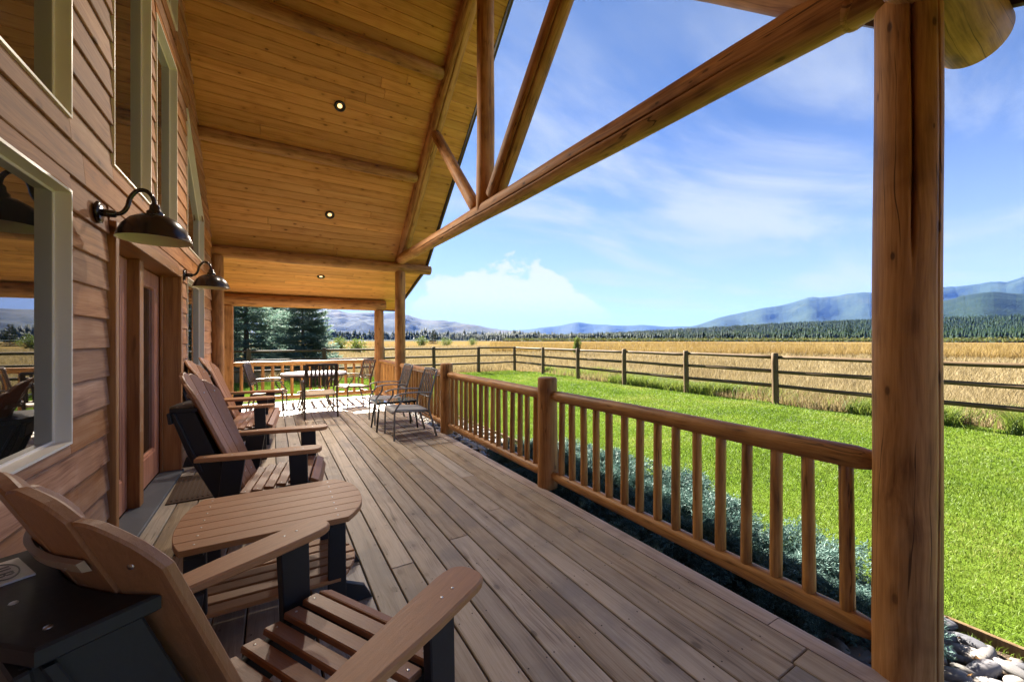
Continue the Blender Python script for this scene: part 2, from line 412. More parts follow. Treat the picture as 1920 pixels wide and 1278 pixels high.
def tube_obj(name, pts, r, mat, parent, n=8, closed=False, flat=None):
    """swept tube through points; flat=(a,b) gives an elliptic section"""
    P = [Vector(p) for p in pts]; rings = []; up = Vector((0, 0, 1)); prev = None
    for i, p in enumerate(P):
        t = ((P[min(i + 1, len(P) - 1)] - P[max(i - 1, 0)])).normalized()
        if prev is None:
            a = t.cross(up)
            if a.length < .1: a = t.cross(Vector((0, 1, 0)))
            a.normalize()
        else: a = (prev - t * prev.dot(t)).normalized()
        prev = a; b = t.cross(a); ra, rb = flat or (r, r)
        rings.append([tuple(p + a * (ra * math.cos(2 * math.pi * j / n)) + b * (rb * math.sin(2 * math.pi * j / n))) for j in range(n)])
    v, f = ring_mesh(rings); me = mesh(name, v, f)
    bm = bmesh.new(); bm.from_mesh(me); bmesh.ops.recalc_face_normals(bm, faces=bm.faces); bm.to_mesh(me); bm.free()
    return link(name, me, mat, parent, smooth=True)
def smoothpath(pts, k=4):
    P = [Vector(p) for p in pts]; out = []
    for i in range(len(P) - 1):
        p0, p1, p2, p3 = P[max(i - 1, 0)], P[i], P[i + 1], P[min(i + 2, len(P) - 1)]
        for j in range(k):
            t = j / k
            out.append(.5 * ((2 * p1) + (p2 - p0) * t + (2 * p0 - 5 * p1 + 4 * p2 - p3) * t * t + (3 * p1 - p0 - 3 * p2 + p3) * t ** 3))
    out.append(P[-1]); return out
def lathe(name, prof, mat, parent, n=32, loc=(0, 0, 0), rot=(0, 0, 0)):
    rings = [[(r * math.cos(2 * math.pi * j / n), r * math.sin(2 * math.pi * j / n), z) for j in range(n)] for r, z in prof]
    v, f = ring_mesh(rings); o = link(name, mesh(name, v, f), mat, parent, smooth=True); o.location = loc; o.rotation_euler = rot
    return o
def copy_tree(o, parent=None):
    c = o.copy(); COL.objects.link(c); c.parent = parent
    for ch in o.children: copy_tree(ch, c)
    return c
def inframe(x, y, z, margin=150):
    zc = x * CS + y * CC; xc = x * CC - y * CS
    u = 960 + 745 * xc / np.maximum(zc, .05); v = 636 - 745 * (z - 1.4) / np.maximum(zc, .05)
    return (zc > .2) & (u > -margin) & (u < 1920 + margin) & (v > -margin) & (v < 1278 + margin)

# ================================================================== GROUND
GZ = -0.30
def grassground(name, cols, scale, bump, fine=60):
    m, gg, b, out = newmat(name)
    pos = gg.n('ShaderNodeNewGeometry').outputs['Position']
    n1 = gg.noise(pos, scale, 5, .6, .3); n2 = gg.noise(pos, fine, 4, .65)
    f = gg.math('ADD', gg.math('MULTIPLY', n1, .65), gg.math('MULTIPLY', n2, .35))
    gg.link(gg.ramp(f, [(.33, cols[0]), (.50, cols[1]), (.66, cols[2])]), b.inputs['Base Color'])
    b.inputs['Roughness'].default_value = .9; b.inputs['Specular IOR Level'].default_value = .0
    bu = gg.n('ShaderNodeBump'); bu.inputs['Strength'].default_value = bump; bu.inputs['Distance'].default_value = .05
    gg.link(n2, bu.inputs['Height']); gg.link(bu.outputs[0], b.inputs['Normal'])
    return m
MEADOW = grassground('meadow_ground', ((.085, .056, .020), (.120, .083, .032), (.150, .110, .048)), .05, .5, 3.0)
LAWN = grassground('lawn_ground', ((.050, .090, .010), (.074, .120, .014), (.100, .138, .022)), .9, .6, 70)
SOIL = grassground('bed_soil', ((.05, .036, .026), (.09, .066, .048), (.15, .115, .085)), 4, .8, 90)

def sheet(name, pts, z, mat, kind='structure'):
    return link(name, mesh(name, [(x, y, z) for x, y in pts], [tuple(range(len(pts)))]), mat, kind=kind)
sheet('meadow', [(-10000, -9000), (10400, -9000), (10400, 10400), (-10000, 10400)], GZ - .012, MEADOW)
# lawn: one sheet round the porch with a loose outer edge just inside / past the fence
edge_pts = []
for i in range(41):
    y = -14 + i * .8; edge_pts.append((11.65 + .28 * math.sin(y * .9) + .2 * math.sin(y * 2.3 + 1), y))
for i in range(32):
    x = 11.4 - i * .8; edge_pts.append((x, 18.55 + .22 * math.sin(x * 1.1) + .15 * math.sin(x * 2.7)))
lawn_poly = [(3.42, -14)] + edge_pts + [(-13.4, 10.9), (3.42, 10.9)]
sheet('lawn', lawn_poly, GZ, LAWN)
sheet('planting_bed', [(1.6, -5), (3.40, -5), (3.40, 10.88), (1.6, 10.88)], GZ + .004, SOIL)
sheet('end_bed', [(-1.6, 10.30), (1.6, 10.30), (1.6, 10.88), (-1.6, 10.88)], GZ + .004, SOIL)

# ================================================================== DECK
deck = link('deck', mesh('deck', [], []), SHEATH, kind='structure')
v, f = ring_mesh([[(-1.10, -2.2, z), (2.12, -2.2, z), (2.12, 10.36, z), (-1.10, 10.36, z)] for z in (-.22, -.045)])
bmd = mesh('deck', v, f); bmd.materials.append(SHEATH); deck.data = bmd
PITCH = .1462; W = .1382
x = 2.08 - PITCH / 2; row = 0
rr = random.Random(3)
while x > -1.0:
    y = -2.2 + rr.uniform(-2.4, 0) - .0
    while y < 10.36:
        L = rr.choice((4.27, 4.88, 5.49, 6.1)); y0, y1 = max(y, -2.2), min(y + L, 10.36)
        if y1 - y0 > .25:
            board('deck_board', (W + rr.uniform(-.0012, .0006), y1 - y0 - .005, .036), (x + rr.uniform(-.0008, .0008), (y0 + y1) / 2, -.018 + rr.uniform(-.0012, .0012)), DECK, deck,
                  rot=(0, R(rr.uniform(-.25, .25)), 0), bev=.004)
        y += L
    x -= PITCH; row += 1
# rounded nosing board along the open side
def nosing(y0, y1):
    prof = [(2.083, -.036), (2.083, 0.0), (2.155, 0.0), (2.185, -.003), (2.205, -.010), (2.218, -.022), (2.222, -.036), (2.215, -.055), (2.19, -.064), (2.083, -.064)]
    rings = [[(px, py - (y0 + y1) / 2, pz) for px, pz in prof] for py in (y0, y1)]
    v, f = ring_mesh(rings); me = mesh('edge_board', v, f)
    bm = bmesh.new(); bm.from_mesh(me); bmesh.ops.recalc_face_normals(bm, faces=bm.faces); bm.to_mesh(me); bm.free()
    o = link('edge_board', me, EDGE, deck); o.location = (0, (y0 + y1) / 2, 0)
for a, b_ in ((-2.2, 1.02), (1.025, 4.66), (4.665, 8.3), (8.305, 10.36)): nosing(a, b_)
board('rim_joist', (.045, 12.5, .2), (2.145, 4.08, -.168), EDGE, deck)
# countersunk deck screws, two per joist crossing; too small to pick apart one by one
sv, sf = [], []
for yj in np.arange(.2, 10.3, .4064):
    for k in range(20):
        xc = 2.08 - PITCH * (k + .5)
        for s_ in (-.045, .045):
            if rr.random() < .12: continue
            cx_, cy_ = xc + s_ + rr.uniform(-.008, .008), yj + rr.uniform(-.02, .02); b0 = len(sv)
            for j in range(6): sv.append((cx_ + .0042 * math.cos(j * 1.047), cy_ + .0042 * math.sin(j * 1.047), .0022))
            sf.append(tuple(range(b0, b0 + 6)))
link('deck_screws', mesh('deck_screws', sv, sf), plain('rusty_screw', (.035, .025, .02), rough=.7), deck, kind='stuff')

# ================================================================== HOUSE
WX = -.86
house = thing('log_house', 'cedar-sided house with log truss porch roof and tall almond-framed windows', 'house')
RIDGE = (4.41, 6.42); KF = (8.36, 2.93); KN = (.75, 3.08); EF = (10.78, 2.19); EN = (-1.7, 2.15)
def far_y(z): return RIDGE[0] + (RIDGE[1] - z) * (KF[0] - RIDGE[0]) / (RIDGE[1] - KF[1])
def near_y(z): return RIDGE[0] - (RIDGE[1] - z) * (RIDGE[0] - KN[0]) / (RIDGE[1] - KN[1])
# sheathing behind the siding
poly = [(-2.1, -.3), (8.12, -.3), (8.12, 2.9), (KF[0] - .2, KF[1] + .02), (RIDGE[0], RIDGE[1] - .03), (KN[0], KN[1]), (-2.1, 2.0)]
rings = [[(xx, y, z) for y, z in poly] for xx in (-7.0, -1.13)]
v, f = ring_mesh(rings); wall = link('wall', mesh('wall', v, f), SHEATH, house)
# openings: (y left(z), y right(z), z0, z1)
trapR = lambda z: 7.24 if z < 3.12 else 7.24 - (z - 3.12) * (7.24 - 5.94) / (4.10 - 3.12)
trapL = lambda z: 1.58 if z < 3.12 else 1.58 + (z - 3.12) * (2.88 - 1.58) / (4.10 - 3.12)
c = lambda k: (lambda z: k)
OPEN = [(c(1.20), c(2.81), .885, 2.135), (c(3.35), c(5.47), -.1, 2.13), (c(5.94), c(7.24), .885, 2.135),
        (trapL, c(2.81), 2.49, 4.10), (c(3.42), c(4.31), 2.49, 4.20), (c(4.49), c(5.34), 2.49, 4.20), (c(5.94), trapR, 2.49, 4.09),
        (c(4.49), lambda z: min(5.37, 5.37 - (z - 5.0) * .9), 4.62, 5.25), (lambda z: max(3.43, 3.43 + (z - 5.0) * .9), c(4.31), 4.62, 5.25)]
def siding(ya, yb, z0, z1):
    """ya,yb: functions of z"""
    y00, y01, y10, y11 = ya(z0), ya(z1), yb(z0), yb(z1)
    if min(y10 - y00, y11 - y01) < -.02 or max(y10 - y00, y11 - y01) < .03: return
    cy = (y00 + y10) / 2; zc = (z0 + z1) / 2; g_ = .0015
    h = z1 - z0; t = h / .173
    fb, ft = .008, .008 - .015 * t
    top = z1 + .004
    V = [(fb - .012, y00 + g_, z0), (fb - .003, y00 + g_, z0 + .001), (fb, y00 + g_, z0 + .005), (ft, y01 + g_, top), (ft - .012, y01 + g_, top)]
    V2 = [(fb - .012, y10 - g_, z0), (fb - .003, y10 - g_, z0 + .001), (fb, y10 - g_, z0 + .005), (ft, y11 - g_, top), (ft - .012, y11 - g_, top)]
    V, V2 = [(a, b - cy, d - zc) for a, b, d in V], [(a, b - cy, d - zc) for a, b, d in V2]
    vv, ff = ring_mesh([V, V2]); me = mesh('siding_board', vv, ff)
    bm = bmesh.new(); bm.from_mesh(me); bmesh.ops.recalc_face_normals(bm, faces=bm.faces); bm.to_mesh(me); bm.free()
    o = link('siding_board', me, SIDING, wall); o.location = (WX, cy, zc)
z = -.035
while z < RIDGE[1] - .05:
    z1 = z + .173; zm = (z + z1) / 2
    lo = c(-2.0) if zm < 2.9 else (lambda q: near_y(max(q, 3.0)) + .02)
    hi = c(8.16) if zm < 2.9 else (lambda q: min(8.16, far_y(q) - .02))
    bounds = [lo]
    act = sorted([o for o in OPEN if o[2] < z1 - .012 and o[3] > z + .012], key=lambda o: o[0](max(min(zm, o[3]), o[2])))
    parts = []
    cur = lo
    for o in act:
        parts.append((cur, o[0])); cur = o[1]
        if o[2] > z + .012: siding(o[0], o[1], z, o[2])
        if o[3] < z1 - .012: siding(o[0], o[1], o[3], z1)
    parts.append((cur, hi))
    for a, b_ in parts:
        # long runs are pieced from two boards
        La, Lb = a(zm), b_(zm)
        if Lb - La > 3.4:
            mid = La + (Lb - La) * rr.uniform(.35, .65); siding(a, c(mid), z, z1); siding(c(mid), b_, z, z1)
        else: siding(a, b_, z, z1)
    z = z1

def rings_obj(name, rings, mat, parent):
    v, f = ring_mesh(rings, closed=True); me = mesh(name, v, f)
    bm = bmesh.new(); bm.from_mesh(me); bmesh.ops.recalc_face_normals(bm, faces=bm.faces); bm.to_mesh(me); bm.free()
    return link(name, me, mat, parent)
def window(P):
    prof = [(0, -.04), (0, .012), (.013, .012), (.016, -.044), (.026, -.046), (.028, -.056), (.02, -.085)]
    w = rings_obj('window', [[(WX + dx, y, z) for y, z in offset_poly(P, i)] for i, dx in prof], ALMOND, house)
    Q = offset_poly(P, .024)
    slab_obj('pane', Q, -.004, .004, .001, GLASS, w, loc=(WX - .0545, 0, 0), to3d=lambda a, b, d: (d, a, b))
    return w
window([(1.20, .885), (2.81, .885), (2.81, 2.135), (1.20, 2.135)])
window([(5.94, .885), (7.24, .885), (7.24, 2.135), (5.94, 2.135)])
window([(1.58, 2.49), (2.81, 2.49), (2.81, 4.10), (1.58, 3.12)])
window([(3.42, 2.49), (4.31, 2.49), (4.31, 4.20), (3.42, 4.20)])
window([(4.49, 2.49), (5.34, 2.49), (5.34, 4.20), (4.49, 4.20)])
window([(5.94, 2.49), (7.24, 2.49), (7.24, 3.12), (5.94, 4.10)])
window([(4.49, 4.62), (5.37, 4.62), (5.37, 5.00), (4.49, 5.8)])
window([(3.43, 4.62), (4.31, 4.62), (4.31, 5.8), (3.43, 5.00)])
# door opening: casing, reveal, mullion, two glazed leaves
board('door_jamb', (.20, .06, 2.10), (-.925, 3.385, 1.05), CASING, house)
board('door_jamb', (.20, .06, 2.10), (-.925, 5.435, 1.05), CASING, house)
board('door_header', (.205, 2.11, .075), (-.925, 4.41, 2.0925), CASINGH, house)
board('door_stop', (.022, .028, 2.05), (-.985, 5.392, 1.03), CASING, house)
board('door_mullion', (.085, .115, 2.04), (-.972, 4.41, 1.035), CASING, house)
board('door_sill', (.20, 2.02, .03), (-.905, 4.41, .014), SLATE, house, bev=.006)
def leaf(y0, y1, hy):
    X = -1.005; z0, z1 = .035, 2.045
    out = [(y0, z0), (y1, z0), (y1, z1), (y0, z1)]
    def inn(i): return [(y0 + .12 + i, z0 + .26 + i), (y1 - .12 - i, z0 + .26 + i), (y1 - .12 - i, z1 - .13 - i), (y0 + .12 + i, z1 - .13 - i)]
    seq = [(out, -.045), (out, -.003), (offset_poly(out, .003), 0), (inn(-.004), 0), (inn(.004), -.006), (inn(.018), -.008), (inn(.024), -.024), (inn(.030), -.045)]
    d = rings_obj('door', [[(X + dx, a, b) for a, b in P] for P, dx in seq], DOORWOOD, house)
    slab_obj('pane', inn(.010), -.003, .003, .001, GLASS, d, loc=(X - .030, 0, 0), to3d=lambda a, b, q: (q, a, b))
    if hy is not None:
        board('handle_plate', (.008, .035, .22), (X + .004, hy, .98), IRON, d, bev=.003)
        tube_obj('handle', smoothpath([(X + .008, hy, 1.06), (X + .045, hy, 1.07), (X + .055, hy, 1.03), (X + .05, hy + .01, .97), (X + .03, hy, .90), (X + .008, hy, .89)]), .008, IRON, d)
    return d
leaf(3.425, 4.345, None); leaf(4.475, 5.395, 4.535)

# ceiling: tongue-and-groove boards over the whole porch
ceil = link('porch_ceiling', mesh('porch_ceiling', [], []), SHEATH, house)
CXL, CXR = -.95, 2.82
def slope_boards(p, q, wdt=.1365, n0=0):
    p, q = Vector(p), Vector(q); d = q - p; L = d.length; d.normalize(); n = int(L / wdt) + 1; ang = math.atan2(d.y, d.x)
    for i in range(n):
        s = (i + .5) * wdt
        if s + wdt / 2 > L + .1: break
        m_ = p + d * s
        cuts = [CXL]
        if rr.random() < .5: cuts.append(rr.uniform(-.2, 2.2))
        cuts.append(CXR)
        for a, b_ in zip(cuts, cuts[1:]):
            nrm = Vector((-d.y, d.x)); nrm = nrm if nrm.y > 0 else -nrm
            off = nrm * (.009 + rr.uniform(-.0007, .0007))
            board('ceiling_board', (b_ - a - .0015, wdt - .0015, .018), ((a + b_) / 2, m_.x + off.x, m_.y + off.y), CEIL, ceil, rot=(ang, 0, 0), bev=.0065)
slope_boards(RIDGE, KF); slope_boards(KF, EF); slope_boards(RIDGE, KN); slope_boards(KN, EN)
# roof above
def roofslab(p, q, x0=-7.2, x1=2.835):
    p, q = Vector(p), Vector(q); d = (q - p).normalized(); n = Vector((-d.y, d.x)); n = n if n.y > 0 else -n
    a, b_ = p + n * .024, q + n * .024; e, f_ = p + n * .17, q + n * .17
    rings = [[(xx, w.x, w.y) for w in (a, b_, f_, e)] for xx in (x0, x1)]
    v, f = ring_mesh(rings); me = mesh('roof', v, f)
    bm = bmesh.new(); bm.from_mesh(me); bmesh.ops.recalc_face_normals(bm, faces=bm.faces); bm.to_mesh(me); bm.free()
    link('roof', me, SHINGLE, house)
    # rake fascia
    a2, e2 = p - n * .035, q - n * .035; b2, f2 = p + n * .15, q + n * .15
    rings = [[(xx, w.x, w.y) for w in (a2, e2, f2, b2)] for xx in (2.838, 2.872)]
    v, f = ring_mesh(rings); me = mesh('fascia', v, f)
    bm = bmesh.new(); bm.from_mesh(me); bmesh.ops.recalc_face_normals(bm, faces=bm.faces); bm.to_mesh(me); bm.free()
    link('fascia', me, FASCIA, house)
roofslab(RIDGE, KF); roofslab(KF, EF); roofslab(RIDGE, KN); roofslab(KN, EN)
board('fascia', (10.0, .035, .19), (-2.16, EF[0] + .022, EF[1] + .055), FASCIA, house)
board('fascia', (10.0, .035, .19), (-2.16, EN[0] - .022, EN[1] + .055), FASCIA, house)

TX = 2.27
def crk(*a): return a
# posts
log('log_post', (2.28, .57, -.62), (2.26, .57, 2.80), .108, .103, LOG, house, n=56, seg=40, wob=.025,
    cracks=[(math.atan2(-.57, -2.28) + .16, 2.35, 3.42, .05, .060), (math.atan2(-.57, -2.28) + 1.02, .1, 3.41, .045, .040)])
log('log_post', (TX, 8.26, -.05), (TX, 8.26, 2.80), .108, .104, LOG, house, n=24, seg=14)
log('log_post', (TX, 10.17, -.05), (TX, 10.17, 2.12), .112, .108, LOG, house, n=24, seg=10)
log('log_post', (-.80, 8.22, -.02), (-.80, 8.22, 2.80), .105, .100, LOG, house, n=24, seg=12)
board('square_post', (.19, .19, 2.12), (-.80, 10.17, 1.05), LOG, house, bev=.02)
# plate logs, purlins, end beam
log('plate_log', (-1.0, 8.26, 2.88), (2.92, 8.26, 2.88), .104, .098, LOG, house, n=28, seg=14)
log('plate_log', (-1.0, .52, 2.86), (2.92, .50, 2.86), .125, .135, LOG, house, n=40, seg=16, bev=.02)
log('end_beam', (-1.0, 10.17, 2.235), (2.42, 10.17, 2.235), .135, .130, LOG, house, n=28, seg=10)
slopeF = (RIDGE[1] - KF[1]) / (KF[0] - RIDGE[0])
def onceil(y, r): return RIDGE[1] - abs(y - RIDGE[0]) * slopeF - r * math.sqrt(1 + slopeF ** 2) + .02
for y in (6.82, 5.57, 3.25, 2.0):
    log('purlin', (-1.0, y, onceil(y, .070)), (2.17, y, onceil(y, .070)), .088, .084, LOG, house, n=28, seg=12, bev=.03)
log('ridge_log', (-1.0, 4.41, 6.22), (2.9, 4.41, 6.22), .13, .125, LOG, house, n=24, seg=10)
# truss
log('top_chord', (TX, 8.36, 2.93), (TX, 4.36, 6.36), .112, .108, LOG, house, n=32, seg=16, cracks=[(-1.75, .5, 4.4, .035, .055)])
log('top_chord', (TX, .70, 2.90), (TX, 4.46, 6.36), .112, .108, LOG, house, n=32, seg=16)
log('bottom_chord', (TX, 8.30, 3.05), (TX, .40, 2.94), .100, .112, LOG, house, n=44, seg=36, cracks=[(3.55, .9, 7.3, .035, .050)])
log('king_post', (TX, 4.41, 2.98), (TX, 4.41, 6.25), .112, .108, LOG, house, n=32, seg=14)
log('brace', (TX, 4.18, 3.10), (TX, 2.62, 4.78), .110, .105, LOG, house, n=36, seg=14, cracks=[(-2.15, .1, 2.1, .035, .055)])
log('brace', (TX, 4.64, 3.08), (TX, 6.20, 4.76), .085, .082, LOG, house, n=28, seg=10)

# ================================================================== PORCH RAILING
BR = {}
def baluster(x, y, r, parent, z0=.13, z1=.845):
    k = rr.randrange(4)
    if (k, r) not in BR:
        v, f = log_mesh(z1 - z0, r, r * .95, n=14, seg=6, wob=.06, seed=500 + k, bev=.008); me = mesh('baluster', v, f); BR[(k, r)] = me
        me.materials.append(RAILLOG); me.polygons.foreach_set('use_smooth', [True] * len(me.polygons))
    o = link('baluster', BR[(k, r)], None, parent); o.location = (x, y, z0); o.rotation_euler = (R(rr.uniform(-.5, .5)), R(rr.uniform(-.5, .5)), rr.uniform(0, 6.28))
rail = thing('porch_railing', 'brown log railing with round balusters along the open side of the porch', 'railing')
def newel(y):
    p = log('newel_post', (TX - .005, y, -.02), (TX - .005, y, 1.035), .098, .093, LOG, rail, n=32, seg=8, bev=.012)
newel(3.10); newel(5.67)
secs = [(.57, 3.10), (3.10, 5.67), (5.67, 8.26), (8.26, 10.17)]
for a, b_ in secs:
    log('top_rail', (TX, a + .07, .868), (TX, b_ - .07, .868), .052, .050, RAILLOG, rail, n=26, seg=14, wob=.05, taper=(.10, .52))
    log('bottom_rail', (TX, a + .07, .118), (TX, b_ - .07, .118), .050, .048, RAILLOG, rail, n=24, seg=12, wob=.05, taper=(.10, .52))
    n = round((b_ - a - .42) / .1505)
    for i in range(n + 1): baluster(TX + rr.uniform(-.003, .003), a + .203 + i * (b_ - a - .42) / n, .0295, rail)
endrail = thing('porch_railing', 'orange-lit log railing across the far end of the porch behind the table', 'railing')
log('top_rail', (-.72, 10.17, .868), (2.18, 10.17, .868), .052, .050, RAILLOG, endrail, n=20, seg=10, wob=.05, taper=(.08, .55))
log('bottom_rail', (-.72, 10.17, .118), (2.18, 10.17, .118), .050, .048, RAILLOG, endrail, n=20, seg=10, wob=.05, taper=(.08, .55))
for i in range(15): baluster(-.56 + i * .187, 10.17, .032, endrail)

# ================================================================== LAMPS
def wall_lamp(y, label):
    t = thing('wall_lamp', label, 'lamp', (WX, y, 2.12), group='gooseneck lamps beside the doors')
    lathe('wall_plate', [(.001, .0), (.058, .0), (.062, .006), (.060, .016), (.040, .022), (.001, .024)], BRONZE, t, n=24, loc=(.008, 0, 0), rot=(0, R(90), 0))
    lathe('arm_collar', [(.001, .0), (.020, .0), (.022, .01), (.020, .055), (.014, .06), (.001, .06)], BRONZE, t, n=16, loc=(.03, 0, 0), rot=(0, R(90), 0))
    tube_obj('arm', smoothpath([(.03, 0, 0), (.075, 0, 0), (.112, 0, .012), (.135, 0, .05), (.148, 0, .105), (.178, 0, .152), (.215, 0, .160), (.245, 0, .130), (.256, 0, .085), (.258, 0, .05)], 5), .0115, BRONZE, t, n=10)
    lathe('socket', [(.001, .085), (.020, .085), (.026, .075), (.028, .05), (.040, .04), (.042, .005), (.001, .003)], BRONZE, t, n=24, loc=(.258, 0, 0))
    sh = lathe('shade', [(.040, .022), (.044, .018), (.075, .012), (.115, -.012), (.150, -.055), (.168, -.098), (.176, -.128), (.178, -.130), (.174, -.127), (.165, -.098), (.146, -.058), (.112, -.017), (.07, .006), (.036, .014)], BRONZE, t, n=44, loc=(.258, 0, 0))
    sh.data.materials.append(ENAMEL)
    n = 44
    for p in sh.data.polygons:
        if p.index >= 7 * n: p.material_index = 1
    return t
wall_lamp(3.14, 'dark bronze gooseneck lamp left of the glazed doors, the larger and nearer one')
wall_lamp(5.69, 'dark bronze gooseneck lamp right of the glazed doors, the smaller and farther one')
def downlight(x, y, z, ang, label):
    t = thing('recessed_light', label, 'ceiling light', (x, y, z), group='lit recessed ceiling lights')
    e = (ang, 0, 0)
    lathe('trim_ring', [(.034, .004), (.046, -.014), (.066, -.022), (.076, -.014), (.080, .006), (.06, .008), (.034, .006)], BRONZE, t, n=28, rot=e)
    sl = bpy.data.lights.new('downlight', 'SPOT'); so = bpy.data.objects.new('downlight', sl); COL.objects.link(so)
    sl.energy = 33.0; sl.color = (1.0, .86, .70); sl.spot_size = R(140); sl.spot_blend = .9; sl.shadow_soft_size = .045
    so.parent = t; so.rotation_euler = e; so.location = Euler(e).to_matrix() @ Vector((0, 0, -.05))
    lathe('bulb', [(.001, -.006), (.024, -.005), (.032, .0), (.033, .004), (.001, .005)], BULB, t, n=20, rot=e)
aF = -math.atan(slopeF); aS = -math.atan((KF[1] - EF[1]) / (EF[0] - KF[0]))
cz = lambda y: RIDGE[1] - (y - RIDGE[0]) * slopeF
downlight(.84, 6.25, cz(6.25), aF, 'lit recessed ceiling light, the highest and nearest of three')
downlight(.86, 7.62, cz(7.62), aF, 'lit recessed ceiling light, the middle one between two purlins')
downlight(.86, 9.1, KF[1] - (9.1 - KF[0]) * math.tan(-aS), aS, 'lit recessed ceiling light, the far one beyond the plate log')


# ================================================================== ADIRONDACK FURNITURE
TANBRACE = plain('tan_brace', (.36, .26, .17), rough=.5)
def barrel(n, z):
    """surface of the curved, leaning, fanned back: n in -1..1 across, z height"""
    t_ = (z - .30) / .75
    return Vector((-.085 - (z - .30) * .395 - (.045 + .040 * t_) * (1 - n * n), n * (.185 + .070 * t_), z))
def fan_back(t, y0, k=1.0, slats=5):
    dn = 2 / slats; w = .125
    for i in range(slats):
        n0 = -1 + dn * (i + .5)
        def topz(q): return 1.015 + .150 * (1 - (n0 + q * dn / 2) ** 2)
        pts = [(-w / 2, .30), (w / 2, .30)]
        for s_ in np.linspace(1, -1, 11): pts.append((s_ * w / 2, topz(s_) - .030 * max(0, abs(s_) - .35) ** 1.6))
        def to3(a, b_, d):
            q = a / (w / 2); e0, e1 = barrel(n0 - dn * .488, b_), barrel(n0 + dn * .488, b_)
            p = e0.lerp(e1, (q + 1) / 2); ch = (e1 - e0).normalized(); nr = Vector((-ch.y, ch.x, 0))
            if nr.x < 0: nr = -nr
            p = p + nr * d; return (p.x, p.y * k + y0, p.z)
        o = slab_obj('back_slat', pts, -.013, .013, .005, POLYS, t, to3d=to3)
        for zz in (.40, 1.005):
            for d, sg in ((.0130, 1), (-.0130, -1)):
                if zz > 1 and sg < 0: d -= .0125 if abs(n0) < .5 else 0
                p = Vector(to3(0, zz, d)); e = Vector(to3(0, zz, d + .01 * sg)) - p
                s2 = lathe('screw', [(.001, .0024), (.0052, .0020), (.0062, 0), (.001, -.001)], STEEL, o, n=8)
                s2.location = p; s2.rotation_euler = e.to_track_quat('Z', 'Y').to_euler()
    # curved brace behind the slats
    rings = []
    for n_ in np.linspace(-.55, .55, 13):
        ring = []
        for dz, dx in ((-.012, -.0155), (.012, -.0155), (.009, -.027), (-.009, -.027)):
            p = barrel(n_, 1.005 + dz); ring.append((p.x + dx, p.y * k + y0, p.z))
        rings.append(ring)
    v, f = ring_mesh(rings); me = mesh('back_brace', v, f)
    bm = bmesh.new(); bm.from_mesh(me); bmesh.ops.recalc_face_normals(bm, faces=bm.faces); bm.to_mesh(me); bm.free()
    link('back_brace', me, TANBRACE, t)
def arm_pts(sgn, flare):
    o = []
    inner = [(-.33, .335), (-.10, .325), (.15, .298), (.30, .288)]
    outer = [(.30, .430), (.15, .432), (-.10, .425), (-.33, .405)]
    tip = [(.31 + .095 * math.sin(a) ** .62, .359 - .071 * math.copysign(abs(math.cos(a)) ** .8, math.cos(a))) for a in np.linspace(.12, math.pi - .12, 11)]
    pts = inner[:-1] + [(.30, .288)] + tip + outer
    def fl(p): return (p[0], sgn * (p[1] + (p[0] + .33) * flare))
    return [fl(p) for p in pts]
